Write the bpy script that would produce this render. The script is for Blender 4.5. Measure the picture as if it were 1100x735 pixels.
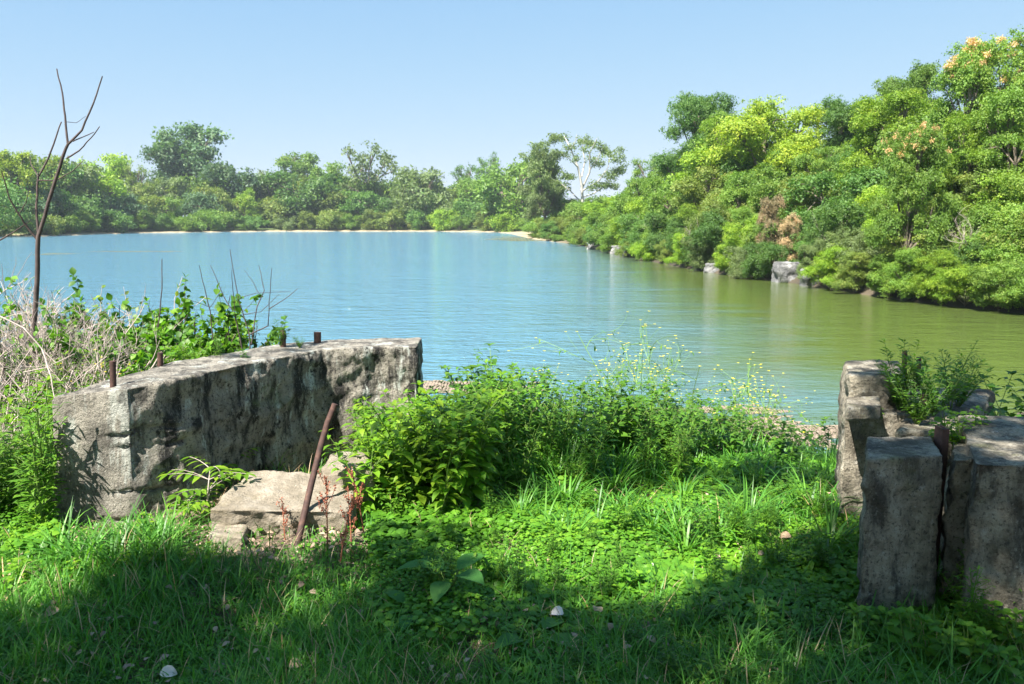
import bpy, math, random
import numpy as np
from mathutils import Vector, noise
R = math.radians
for o in list(bpy.data.objects): bpy.data.objects.remove(o)
scene = bpy.context.scene
col = scene.collection
# ------------------------------------------------------------------ camera
EYE = 1.65; F = 856.0; TH = math.atan(131.5 / F)
cam = bpy.data.cameras.new('camera'); camo = bpy.data.objects.new('camera', cam); col.objects.link(camo)
camo.location = (0, 0, EYE); camo.rotation_euler = (R(90) - TH, 0, 0)
cam.sensor_width = 36; cam.lens = 36 * F / 1100; cam.clip_start = 0.05; cam.clip_end = 9000
cam.dof.use_dof = True; cam.dof.focus_distance = 4.8; cam.dof.aperture_fstop = 6.3
scene.camera = camo
# ------------------------------------------------------------------ light
SUN = Vector((-0.40, -0.44, 0.80)).normalized()          # towards the sun
sl = bpy.data.lights.new('sun', 'SUN'); sl.energy = 4.6; sl.angle = R(0.53); sl.color = (1, 0.955, 0.87)
so = bpy.data.objects.new('sun', sl); col.objects.link(so); so.rotation_euler = SUN.to_track_quat('Z', 'Y').to_euler()
world = bpy.data.worlds.new('World'); scene.world = world; world.use_nodes = True
nt = world.node_tree; nt.nodes.clear()
sky = nt.nodes.new('ShaderNodeTexSky'); sky.sky_type = 'NISHITA'; sky.sun_disc = False
sky.sun_elevation = math.asin(SUN.z); sky.sun_rotation = math.atan2(SUN.x, SUN.y)
sky.altitude = 200; sky.air_density = 1.0; sky.dust_density = 0.1; sky.ozone_density = 3.0
EXPO = 1.84
def vm(op, a, b):
    n = nt.nodes.new('ShaderNodeVectorMath'); n.operation = op
    for k, v in enumerate((a, b)):
        if isinstance(v, tuple): n.inputs[k].default_value = v
        else: nt.links.new(v, n.inputs[k])
    return n.outputs[0]
# soft shoulder on the sky's radiance so that the horizon stays pale blue instead of burning out
v_ = vm('MULTIPLY', sky.outputs[0], (0.203 * 1.5, 0.203 * 2.5, 0.203 * 6.0))
k_ = vm('ADD', vm('MULTIPLY', v_, (0.89, 0.93, 0.91)), (1, 1, 1)); sk_ = vm('MULTIPLY', vm('DIVIDE', v_, k_), (7.5, 7.5, 7.5))
bg = nt.nodes.new('ShaderNodeBackground'); bg.inputs['Strength'].default_value = 1 / 7.5 / 2 ** EXPO
wo = nt.nodes.new('ShaderNodeOutputWorld'); nt.links.new(sk_, bg.inputs[0]); nt.links.new(bg.outputs[0], wo.inputs[0])
scene.view_settings.view_transform = 'Standard'; scene.view_settings.look = 'None'
scene.view_settings.exposure = EXPO; scene.view_settings.gamma = 1
scene.cycles.max_bounces = 6; scene.cycles.diffuse_bounces = 4; scene.cycles.glossy_bounces = 2
scene.cycles.transmission_bounces = 3; scene.cycles.transparent_max_bounces = 4
scene.cycles.use_adaptive_sampling = True

# ------------------------------------------------------------------ projection helpers (photo pixels, 1100 wide)
cT, sT = math.cos(TH), math.sin(TH)
def ray(px, py):
    u = (px - 550) / F; v = (367.5 - py) / F
    return np.array([u, cT + v * sT, -sT + v * cT])
def at(px, py, z):                                   # point on the level z
    d = ray(px, py); t = (z - EYE) / d[2]
    return np.array([0, 0, EYE]) + d * t
def atd(px, py, y):                                  # point at depth y
    d = ray(px, py); return np.array([0, 0, EYE]) + d * (y / d[1])

# ------------------------------------------------------------------ mesh helpers
class Geo:
    def __init__(s): s.V = []; s.Q = []; s.r = []; s.n = 0
    def add(s, V, Q, r=None):
        V = np.asarray(V, float).reshape(-1, 3); Q = np.asarray(Q, int)
        s.V.append(V); s.Q.append(Q + s.n); s.n += len(V)
        s.r.append(np.full(len(Q), 0.5) if r is None else np.broadcast_to(r, (len(Q),)))
    def mesh(s, name, smooth=False):
        me = bpy.data.meshes.new(name)
        if not s.V: return me
        V = np.concatenate(s.V); Q = np.concatenate(s.Q); r = np.concatenate(s.r)
        me.vertices.add(len(V)); me.vertices.foreach_set('co', V.astype(np.float32).ravel())
        me.loops.add(Q.size); me.loops.foreach_set('vertex_index', Q.astype(np.int32).ravel())
        me.polygons.add(len(Q)); me.polygons.foreach_set('loop_start', np.arange(0, Q.size, 4, dtype=np.int32))
        me.update(calc_edges=True)
        at_ = me.attributes.new('rnd', 'FLOAT', 'FACE'); at_.data.foreach_set('value', r.astype(np.float32))
        me.polygons.foreach_set('use_smooth', np.full(len(Q), smooth))
        return me
def unit(a): return a / np.maximum(np.linalg.norm(a, axis=-1, keepdims=True), 1e-9)
def tube(g, pts, rad, sides=6, r=None):
    pts = np.asarray(pts, float); n = len(pts); rad = np.broadcast_to(rad, (n,))
    T = unit(np.gradient(pts, axis=0)); ref = np.array([0.31, 0.2, 1.0]) if abs(T[:, 2]).mean() < 0.8 else np.array([1.0, 0.2, 0.1])
    A = unit(np.cross(T, ref)); B = np.cross(T, A)
    an = np.arange(sides) / sides * 2 * math.pi
    V = pts[:, None] + rad[:, None, None] * (A[:, None] * np.cos(an)[None, :, None] + B[:, None] * np.sin(an)[None, :, None])
    i = np.arange(n - 1)[:, None] * sides; j = np.arange(sides)[None]; k = (j + 1) % sides
    Q = np.stack([i + j, i + k, i + sides + k, i + sides + j], -1).reshape(-1, 4)
    g.add(V.reshape(-1, 3), Q, r)
    if sides >= 4:                                    # close the end
        b = (n - 1) * sides
        V2 = np.vstack([V[-1], pts[-1][None]]); q = [[a, (a + 1) % sides, (a + 2) % sides, sides] for a in range(0, sides, 2)]
        g.add(V2, q, r)
LEAF = [0.05, 0.75, 1.0, 0.62, 0.03]; LANCE = [0.06, 0.7, 1.0, 0.5, 0.02]; GRASS = [0.8, 1.0, 0.8, 0.05]
HEART = [0.15, 1.0, 0.85, 0.45, 0.02]
def blades(g, P, D, N, L, W, prof=LEAF, droop=0.6, fold=0.25, mid=True, rnd=None):
    P = np.asarray(P, float).reshape(-1, 3); n = len(P)
    if n == 0: return
    D = unit(np.broadcast_to(D, (n, 3))); N = np.broadcast_to(N, (n, 3))
    S = unit(np.cross(D, N)); N = np.cross(S, D)
    L = np.broadcast_to(L, (n,)); W = np.broadcast_to(W, (n,)); droop = np.broadcast_to(droop, (n,))
    K = len(prof); rows = []; cur = P.copy()
    for k in range(K):
        if k:
            a = droop * (k - 0.5) / (K - 1)
            cur = cur + (D * np.cos(a)[:, None] - N * np.sin(a)[:, None]) * (L / (K - 1))[:, None]
        a = droop * k / (K - 1); Nk = N * np.cos(a)[:, None] + D * np.sin(a)[:, None]
        w = (prof[k] * W * 0.5)[:, None]
        l = cur - S * w + Nk * w * fold; r_ = cur + S * w + Nk * w * fold
        rows.append(np.stack([l, cur, r_] if mid else [l, r_], 1))
    c = 3 if mid else 2
    V = np.stack(rows, 1).reshape(n, K * c, 3)
    q = []
    for k in range(K - 1):
        for m in range(c - 1): q.append([k * c + m, k * c + m + 1, (k + 1) * c + m + 1, (k + 1) * c + m])
    q = np.array(q); Q = (np.arange(n)[:, None, None] * (K * c) + q[None]).reshape(-1, 4)
    r = np.random.rand(n) if rnd is None else rnd
    g.add(V.reshape(-1, 3), Q, np.repeat(r, len(q)))
def diamonds(g, P, N, L, W, rnd=None):
    n = len(P); t = np.random.randn(n, 3); D = unit(np.cross(N, t)); S = np.cross(N, D)
    L = np.broadcast_to(L, (n,))[:, None] * 0.5; W = np.broadcast_to(W, (n,))[:, None] * 0.5
    V = np.stack([P - D * L, P - S * W + D * L * 0.15 + N * W * 0.25, P + D * L, P + S * W + D * L * 0.15 + N * W * 0.25], 1)
    g.add(V.reshape(-1, 3), np.arange(4 * n).reshape(n, 4), np.random.rand(n) if rnd is None else rnd)
def link(name, me, mat=None, parent=None, loc=None, smooth=None):
    o = bpy.data.objects.new(name, me); col.objects.link(o)
    if mat is not None:
        if me.materials: o.material_slots[0].link = 'OBJECT'; o.material_slots[0].material = mat
        else: me.materials.append(mat); o.material_slots[0].link = 'OBJECT'; o.material_slots[0].material = mat
    if parent: o.parent = parent
    if loc is not None: o.location = loc
    return o
def tag(o, label=None, cat=None, group=None, kind=None):
    if label: o['label'] = label
    if cat: o['category'] = cat
    if group: o['group'] = group
    if kind: o['kind'] = kind
    return o
def thing(name, label, cat, loc=(0, 0, 0), group=None, rz=0):
    o = bpy.data.objects.new(name, None); col.objects.link(o); o.location = tuple(loc); o.rotation_euler = (0, 0, rz)
    o.empty_display_size = 0.1
    return tag(o, label, cat, group)

# ------------------------------------------------------------------ materials
def nodes(m):
    m.use_nodes = True; t = m.node_tree; t.nodes.clear(); return t, t.nodes, t.links
def ramp(N, stops):
    c = N.new('ShaderNodeValToRGB'); e = c.color_ramp.elements
    while len(e) > len(stops): e.remove(e[-1])
    while len(e) < len(stops): e.new(1)
    for k, (p, cc) in enumerate(stops): e[k].position = p; e[k].color = (*cc, 1)
    return c
def leafmat(name, c, var=0.5, yel=0.35, tr=0.32, rough=0.5, spec=0.35, tcol=None):
    m = bpy.data.materials.new(name); t, N, Lk = nodes(m)
    a = N.new('ShaderNodeAttribute'); a.attribute_name = 'rnd'
    c = np.array(c); d = c * (1 - var * 0.55); y = c * (1 + var * 0.45); y[0] *= 1 + yel
    r = ramp(N, [(0.0, d), (0.5, c), (1.0, y)]); Lk.new(a.outputs['Fac'], r.inputs[0])
    oi = N.new('ShaderNodeObjectInfo'); hs = N.new('ShaderNodeHueSaturation')
    mr = N.new('ShaderNodeMapRange'); mr.inputs[3].default_value = 0.82; mr.inputs[4].default_value = 1.22
    Lk.new(oi.outputs['Random'], mr.inputs[0]); Lk.new(mr.outputs[0], hs.inputs['Value']); Lk.new(r.outputs[0], hs.inputs['Color'])
    p = N.new('ShaderNodeBsdfPrincipled'); p.inputs['Roughness'].default_value = rough; p.inputs['Specular IOR Level'].default_value = spec
    Lk.new(hs.outputs[0], p.inputs['Base Color'])
    tl = N.new('ShaderNodeBsdfTranslucent'); mx = N.new('ShaderNodeMixRGB'); mx.blend_type = 'MULTIPLY'; mx.inputs[0].default_value = 1
    mx.inputs[2].default_value = (1.6, 1.7, 0.6, 1); Lk.new(hs.outputs[0], mx.inputs[1]); Lk.new(mx.outputs[0], tl.inputs[0])
    ms = N.new('ShaderNodeMixShader'); ms.inputs[0].default_value = tr
    o = N.new('ShaderNodeOutputMaterial'); Lk.new(p.outputs[0], ms.inputs[1]); Lk.new(tl.outputs[0], ms.inputs[2]); Lk.new(ms.outputs[0], o.inputs[0])
    return m
def noisemat(name, stops, scale=8, rough=0.85, bump=0.3, bscale=40, detail=6, dist=0.01, spec=0.3, stretch=(1, 1, 1), over=None):
    m = bpy.data.materials.new(name); t, N, Lk = nodes(m)
    tc = N.new('ShaderNodeTexCoord'); mp = N.new('ShaderNodeMapping'); mp.inputs['Scale'].default_value = stretch
    Lk.new(tc.outputs['Object'], mp.inputs[0])
    n = N.new('ShaderNodeTexNoise'); n.inputs['Scale'].default_value = scale; n.inputs['Detail'].default_value = detail; n.inputs['Roughness'].default_value = 0.65
    Lk.new(mp.outputs[0], n.inputs['Vector'])
    r = ramp(N, stops); Lk.new(n.outputs[0], r.inputs[0]); last = r.outputs[0]
    for (c2, sc, lo, hi, st) in (over or []):          # blotches of their own
        mp2 = N.new('ShaderNodeMapping'); mp2.inputs['Scale'].default_value = st; mp2.inputs['Location'].default_value = (sc, 1.3, 2.1); Lk.new(tc.outputs['Object'], mp2.inputs[0])
        n2 = N.new('ShaderNodeTexNoise'); n2.inputs['Scale'].default_value = sc; n2.inputs['Detail'].default_value = 7; n2.inputs['Roughness'].default_value = 0.7
        Lk.new(mp2.outputs[0], n2.inputs['Vector'])
        mr = N.new('ShaderNodeMapRange'); mr.inputs[1].default_value = lo; mr.inputs[2].default_value = hi; Lk.new(n2.outputs[0], mr.inputs[0])
        mx = N.new('ShaderNodeMixRGB'); mx.inputs[2].default_value = (*c2, 1)
        fa = N.new('ShaderNodeAttribute'); fa.attribute_name = 'rnd'; fm = N.new('ShaderNodeMath'); fm.operation = 'MULTIPLY_ADD'; fm.use_clamp = True; fm.inputs[1].default_value = 1.1; fm.inputs[2].default_value = 0.2; Lk.new(fa.outputs['Fac'], fm.inputs[0])
        fn = N.new('ShaderNodeMath'); fn.operation = 'MULTIPLY'; Lk.new(mr.outputs[0], fn.inputs[0]); Lk.new(fm.outputs[0], fn.inputs[1]); Lk.new(fn.outputs[0], mx.inputs[0]); Lk.new(last, mx.inputs[1]); last = mx.outputs[0]
    p = N.new('ShaderNodeBsdfPrincipled'); p.inputs['Roughness'].default_value = rough; p.inputs['Specular IOR Level'].default_value = spec
    Lk.new(last, p.inputs['Base Color'])
    nb = N.new('ShaderNodeTexNoise'); nb.inputs['Scale'].default_value = bscale; nb.inputs['Detail'].default_value = 8; nb.inputs['Roughness'].default_value = 0.7
    Lk.new(mp.outputs[0], nb.inputs['Vector'])
    b = N.new('ShaderNodeBump'); b.inputs['Strength'].default_value = bump; b.inputs['Distance'].default_value = dist
    Lk.new(nb.outputs[0], b.inputs['Height']); Lk.new(b.outputs[0], p.inputs['Normal'])
    o = N.new('ShaderNodeOutputMaterial'); Lk.new(p.outputs[0], o.inputs[0]); return m

GREEN = {
 'mid green':      leafmat('leaf_mid', (0.12, 0.22, 0.032)),
 'bright green':   leafmat('leaf_bright', (0.17, 0.29, 0.026)),
 'yellow-green':   leafmat('leaf_yellow', (0.19, 0.285, 0.025)),
 'dark green':     leafmat('leaf_dark', (0.085, 0.18, 0.036)),
 'blue-green':     leafmat('leaf_blue', (0.085, 0.165, 0.075)),
 'grey-green':     leafmat('leaf_grey', (0.14, 0.20, 0.07), yel=0.15),
 'olive':          leafmat('leaf_olive', (0.14, 0.205, 0.04)),
 'brown':          leafmat('leaf_brown', (0.2, 0.17, 0.09), tr=0.15),
 'straw':          leafmat('leaf_straw', (0.42, 0.34, 0.18), tr=0.15),
}
M_weed = leafmat('weed_leaf', (0.09, 0.22, 0.018), var=0.6, tr=0.38)
M_weedl = leafmat('weed_leaf_light', (0.12, 0.25, 0.016), var=0.6, tr=0.42)
M_weedd = leafmat('weed_leaf_dark', (0.065, 0.165, 0.016), var=0.6, tr=0.36)
M_dock = leafmat('dock_leaf', (0.065, 0.19, 0.04), var=0.3, tr=0.3, rough=0.6, spec=0.2)
M_grass = leafmat('grass_blade', (0.075, 0.225, 0.03), var=0.8, tr=0.35, rough=0.42)
M_cover = leafmat('cover_leaf', (0.09, 0.24, 0.016), var=0.7, tr=0.35)
M_stem = leafmat('green_stem', (0.12, 0.2, 0.04), tr=0.1)
M_stemw = leafmat('wispy_stem', (0.16, 0.28, 0.07), tr=0.1)
M_bark = noisemat('bark', [(0.3, (0.1, 0.08, 0.06)), (0.7, (0.22, 0.18, 0.14))], 6, bscale=20)
M_white = noisemat('pale_bark', [(0.3, (0.3, 0.28, 0.25)), (0.7, (0.5, 0.47, 0.42))], 3)
M_dead = noisemat('dead_wood', [(0.3, (0.04, 0.03, 0.03)), (0.7, (0.11, 0.08, 0.072))], 12)
M_twig = noisemat('grey_twig', [(0.3, (0.3, 0.24, 0.21)), (0.7, (0.55, 0.46, 0.42))], 12)
M_rust = noisemat('rust', [(0.3, (0.035, 0.022, 0.02)), (0.55, (0.075, 0.04, 0.032)), (0.75, (0.15, 0.08, 0.055))], 25, rough=0.75, bscale=120, dist=0.003)
M_reddock = noisemat('red_seed', [(0.3, (0.2, 0.06, 0.035)), (0.7, (0.38, 0.14, 0.08))], 60)
M_yellow = leafmat('yellow_petal', (0.75, 0.62, 0.03), var=0.2, yel=0, tr=0.2)
M_orange = leafmat('orange_seed', (0.6, 0.4, 0.2), var=0.5, yel=0.0, tr=0.3)
CONC = [(0.25, (0.12, 0.108, 0.09)), (0.45, (0.25, 0.225, 0.185)), (0.7, (0.4, 0.365, 0.305))]
M_conc = noisemat('weathered_concrete', CONC, 9, bump=1.0, bscale=48, dist=0.03,
    over=[((0.03, 0.028, 0.026), 5.5, 0.47, 0.58, (1.4, 1.4, 0.35)), ((0.5, 0.52, 0.47), 6.5, 0.55, 0.62, (1.2, 1.2, 0.2)), ((0.02, 0.018, 0.016), 14, 0.55, 0.64, (1, 1, 0.7)), ((0.12, 0.15, 0.07), 3, 0.6, 0.75, (1, 1, 1)), ((0.04, 0.036, 0.03), 60, 0.54, 0.63, (1, 1, 1)), ((0.5, 0.48, 0.43), 95, 0.6, 0.68, (1, 1, 1))])
M_conc2 = noisemat('lichened_concrete', [(0.25, (0.09, 0.078, 0.06)), (0.5, (0.33, 0.29, 0.22)), (0.7, (0.5, 0.45, 0.36))], 9, bump=1.0, bscale=55, dist=0.03,
    over=[((0.03, 0.028, 0.026), 6, 0.5, 0.6, (1.3, 1.3, 0.4)), ((0.17, 0.18, 0.08), 4, 0.56, 0.7, (1, 1, 1)), ((0.5, 0.48, 0.42), 22, 0.57, 0.66, (1, 1, 1)), ((0.04, 0.036, 0.03), 70, 0.53, 0.62, (1, 1, 1)), ((0.55, 0.53, 0.47), 110, 0.6, 0.68, (1, 1, 1)), ((0.08, 0.065, 0.045), 2.5, 0.5, 0.62, (2, 2, .3))])
M_slab = noisemat('limestone', [(0.25, (0.15, 0.125, 0.09)), (0.5, (0.26, 0.22, 0.165)), (0.7, (0.38, 0.33, 0.265))], 9, bump=1.0, bscale=40, dist=0.025,
    over=[((0.25, 0.2, 0.1), 4, 0.55, 0.7, (0.5, 0.5, 3)), ((0.55, 0.5, 0.43), 18, 0.62, 0.7, (1, 1, 1))])
M_rock = noisemat('bank_rock', [(0.3, (0.06, 0.06, 0.06)), (0.5, (0.15, 0.15, 0.15)), (0.68, (0.36, 0.35, 0.34))], 1.2, bump=1, bscale=3, dist=0.2)

# ------------------------------------------------------------------ ground height
WZ = -1.4
def shp(px, py): p = at(px, py, WZ); return (p[0], p[1])
right_px = [(548, 251), (572, 257), (620, 263), (650, 270), (690, 279), (740, 289), (790, 297), (850, 304), (900, 312), (950, 320), (1020, 329), (1100, 337)]
far_px = [(45, 254), (150, 250.5), (300, 248.8), (450, 248.6), (530, 249.5)]
LAKE = [(-5, 9.6), (-9, 11.5), (-14, 16), (-30, 28), (-60, 50), (-104, 90), (-125, 150)] + [shp(*p) for p in far_px] + [shp(*p) for p in right_px] + \
       [(21, 25), (26, 22), (24, 17.5), (15, 14.5), (9, 13), (6, 11.2), (3.6, 9.9), (0, 9.3)]
LAKE = np.array(LAKE)
def lakedist(x, y):
    x = np.asarray(x, float); y = np.asarray(y, float); d = np.full(x.shape, 1e9); ins = np.zeros(x.shape, bool)
    for a, b in zip(LAKE, np.roll(LAKE, -1, 0)):
        e = b - a; t = np.clip(((x - a[0]) * e[0] + (y - a[1]) * e[1]) / (e @ e), 0, 1)
        d = np.minimum(d, np.hypot(x - a[0] - t * e[0], y - a[1] - t * e[1]))
        c = ((a[1] > y) != (b[1] > y)) & (x < (b[0] - a[0]) * (y - a[1]) / (b[1] - a[1] + 1e-12) + a[0]); ins ^= c
    return np.where(ins, -d, d)
def sm(t): t = np.clip(t, 0, 1); return t * t * (3 - 2 * t)
def ground(x, y):
    x = np.asarray(x, float); y = np.asarray(y, float); d = lakedist(x, y)
    near = 1.36 * sm(d / (3.3 + 1.7 * sm((x - 0.5) / 2.5)))
    rt = 0.35 * sm(d / 0.4) + 3.4 * sm(d / 16.0) + 0.012 * np.clip(d, 0, 200)
    fr = 0.14 * sm(d / 0.6) + 0.5 * sm((d - 1.2) / 8.0) + 3.0 * sm(d / 70.0)
    wn = 1 - sm((np.hypot(x + 1, y - 3) - 11) / 10)
    wr = sm((x - 6) / 8) * (1 - sm((y - 120) / 40))
    oth = wr * rt + (1 - wr) * fr
    f = wn * near + (1 - wn) * oth
    bumps = 0.03 * np.sin(x * 2.1 + 1) * np.sin(y * 2.7) + 0.018 * np.sin(x * 5.3) * np.sin(y * 4.7 + 2)
    f = f + bumps * sm(d / 2)
    return np.where(d > 0, WZ + f, WZ - np.minimum(1.3, -d * 0.22))
def gz(x, y): return float(ground(np.array([x]), np.array([y]))[0])

# terrain as one polar sheet out to the horizon
ang = np.unique(np.concatenate([np.radians(np.linspace(40, 140, 520)), np.radians(np.linspace(140, 400, 120))]))
ang = ang[:-1]
rr = np.concatenate([[0.05], np.geomspace(0.6, 12, 120), np.geomspace(12.3, 330, 190), np.geomspace(350, 6000, 24)])
Rg, Ag = np.meshgrid(rr, ang, indexing='ij'); X = Rg * np.cos(Ag); Y = Rg * np.sin(Ag); Z = ground(X, Y)
na = len(ang); V = np.stack([X, Y, Z], -1).reshape(-1, 3)
i = np.arange(len(rr) - 1)[:, None] * na; j = np.arange(na)[None]; k = (j + 1) % na
g = Geo(); g.add(V, np.stack([i + j, i + na + j, i + na + k, i + k], -1).reshape(-1, 4))
def groundmat():
    m = bpy.data.materials.new('soil'); t, N, Lk = nodes(m)
    tc = N.new('ShaderNodeTexCoord'); sx = N.new('ShaderNodeSeparateXYZ'); Lk.new(tc.outputs['Object'], sx.inputs[0])
    n = N.new('ShaderNodeTexNoise'); n.inputs['Scale'].default_value = 14; n.inputs['Detail'].default_value = 9; n.inputs['Roughness'].default_value = 0.75; Lk.new(tc.outputs['Object'], n.inputs['Vector'])
    soil = ramp(N, [(0.3, (0.045, 0.035, 0.022)), (0.5, (0.13, 0.095, 0.065)), (0.68, (0.3, 0.22, 0.16))]); Lk.new(n.outputs[0], soil.inputs[0])
    n2 = N.new('ShaderNodeTexNoise'); n2.inputs['Scale'].default_value = 0.6; n2.inputs['Detail'].default_value = 9; Lk.new(tc.outputs['Object'], n2.inputs['Vector'])
    grn = ramp(N, [(0.3, (0.03, 0.06, 0.012)), (0.7, (0.09, 0.13, 0.03))]); Lk.new(n2.outputs[0], grn.inputs[0])
    vl = N.new('ShaderNodeVectorMath'); vl.operation = 'LENGTH'; Lk.new(tc.outputs['Object'], vl.inputs[0])
    mr = N.new('ShaderNodeMapRange'); mr.inputs[1].default_value = 9; mr.inputs[2].default_value = 20; Lk.new(vl.outputs['Value'], mr.inputs[0])
    mx = N.new('ShaderNodeMixRGB'); Lk.new(mr.outputs[0], mx.inputs[0]); Lk.new(soil.outputs[0], mx.inputs[1]); Lk.new(grn.outputs[0], mx.inputs[2])
    mz = N.new('ShaderNodeMapRange'); mz.inputs[1].default_value = -0.95; mz.inputs[2].default_value = -1.22; Lk.new(sx.outputs['Z'], mz.inputs[0])
    sand = ramp(N, [(0.3, (0.2, 0.16, 0.09)), (0.7, (0.42, 0.34, 0.22))]); Lk.new(n2.outputs[0], sand.inputs[0])
    mx2 = N.new('ShaderNodeMixRGB'); Lk.new(mz.outputs[0], mx2.inputs[0]); Lk.new(mx.outputs[0], mx2.inputs[1]); mud = ramp(N, [(0.3, (0.03, 0.025, 0.015)), (0.7, (0.09, 0.07, 0.045))]); Lk.new(n2.outputs[0], mud.inputs[0]); mxm = N.new('ShaderNodeMixRGB'); Lk.new(mud.outputs[0], mxm.inputs[1]); Lk.new(sand.outputs[0], mxm.inputs[2]); Lk.new(mxm.outputs[0], mx2.inputs[2])
    mfar = N.new('ShaderNodeMapRange'); mfar.inputs[1].default_value = 95; mfar.inputs[2].default_value = 125; Lk.new(vl.outputs['Value'], mfar.inputs[0])
    mm = N.new('ShaderNodeMath'); mm.operation = 'MULTIPLY'; Lk.new(mz.outputs[0], mm.inputs[0]); mm.inputs[1].default_value = 1; Lk.new(mfar.outputs[0], mxm.inputs[0]); Lk.new(mm.outputs[0], mx2.inputs[0])
    p = N.new('ShaderNodeBsdfPrincipled'); p.inputs['Roughness'].default_value = 0.95; Lk.new(mx2.outputs[0], p.inputs['Base Color'])
    b = N.new('ShaderNodeBump'); b.inputs['Strength'].default_value = 0.8; b.inputs['Distance'].default_value = 0.03; Lk.new(n.outputs[0], b.inputs['Height']); Lk.new(b.outputs[0], p.inputs['Normal'])
    o = N.new('ShaderNodeOutputMaterial'); Lk.new(p.outputs[0], o.inputs[0]); return m
tag(link('ground', g.mesh('ground', True), groundmat()), kind='structure')

# water
def watermat():
    m = bpy.data.materials.new('lake_water'); t, N, Lk = nodes(m)
    tc = N.new('ShaderNodeTexCoord')
    def nz(scale, st, det=4):
        mp = N.new('ShaderNodeMapping'); mp.inputs['Scale'].default_value = st; mp.inputs['Rotation'].default_value = (0, 0, 0.15); Lk.new(tc.outputs['Object'], mp.inputs[0])
        n = N.new('ShaderNodeTexNoise'); n.inputs['Scale'].default_value = scale; n.inputs['Detail'].default_value = det; Lk.new(mp.outputs[0], n.inputs['Vector']); return n.outputs[0]
    a = nz(5.5, (0.6, 1.4, 1)); b_ = nz(1.1, (0.6, 1.6, 1), 3)
    ad = N.new('ShaderNodeMath'); ad.operation = 'MULTIPLY_ADD'; ad.inputs[1].default_value = 1.7; Lk.new(b_, ad.inputs[0]); Lk.new(a, ad.inputs[2])
    # gusts: rippled open water, calmer lee under the right bank
    gu = nz(0.045, (0.5, 1.6, 1), 3); mr = N.new('ShaderNodeMapRange'); mr.inputs[1].default_value = 0.4; mr.inputs[2].default_value = 0.6; mr.inputs[3].default_value = 0.75; mr.inputs[4].default_value = 1.0
    Lk.new(gu, mr.inputs[0])
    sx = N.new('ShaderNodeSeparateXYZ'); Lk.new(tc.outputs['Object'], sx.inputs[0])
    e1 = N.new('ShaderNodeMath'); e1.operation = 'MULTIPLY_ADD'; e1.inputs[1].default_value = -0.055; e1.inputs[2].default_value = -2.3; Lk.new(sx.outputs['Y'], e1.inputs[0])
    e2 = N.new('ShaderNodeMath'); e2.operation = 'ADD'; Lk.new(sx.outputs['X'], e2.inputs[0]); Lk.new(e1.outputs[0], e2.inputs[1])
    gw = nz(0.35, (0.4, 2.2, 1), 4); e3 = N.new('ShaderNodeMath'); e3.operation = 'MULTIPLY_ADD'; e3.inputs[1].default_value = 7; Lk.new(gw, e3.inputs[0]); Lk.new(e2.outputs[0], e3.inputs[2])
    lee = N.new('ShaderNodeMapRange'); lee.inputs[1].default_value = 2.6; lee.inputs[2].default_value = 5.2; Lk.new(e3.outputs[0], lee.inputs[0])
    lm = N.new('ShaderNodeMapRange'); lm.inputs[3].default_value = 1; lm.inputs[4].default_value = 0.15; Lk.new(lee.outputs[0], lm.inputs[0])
    st = N.new('ShaderNodeMath'); st.operation = 'MULTIPLY'; Lk.new(mr.outputs[0], st.inputs[0]); Lk.new(lm.outputs[0], st.inputs[1]); mr = st
    bp = N.new('ShaderNodeBump'); bp.inputs['Distance'].default_value = 0.21; Lk.new(mr.outputs[0], bp.inputs['Strength']); Lk.new(ad.outputs[0], bp.inputs['Height'])
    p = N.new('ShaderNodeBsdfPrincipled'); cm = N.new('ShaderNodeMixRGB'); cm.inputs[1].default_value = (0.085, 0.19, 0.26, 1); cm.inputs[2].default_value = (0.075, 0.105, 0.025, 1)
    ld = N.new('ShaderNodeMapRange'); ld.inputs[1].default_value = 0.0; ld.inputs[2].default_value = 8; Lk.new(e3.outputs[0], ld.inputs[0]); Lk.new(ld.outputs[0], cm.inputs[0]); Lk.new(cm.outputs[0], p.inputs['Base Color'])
    p.inputs['Roughness'].default_value = 0.07; p.inputs['IOR'].default_value = 1.333; p.inputs['Specular IOR Level'].default_value = 0.5
    Lk.new(bp.outputs[0], p.inputs['Normal'])
    o = N.new('ShaderNodeOutputMaterial'); Lk.new(p.outputs[0], o.inputs[0]); return m
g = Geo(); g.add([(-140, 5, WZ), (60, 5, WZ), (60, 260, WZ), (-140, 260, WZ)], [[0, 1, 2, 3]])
tag(link('water', g.mesh('water'), watermat()), kind='structure')

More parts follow.
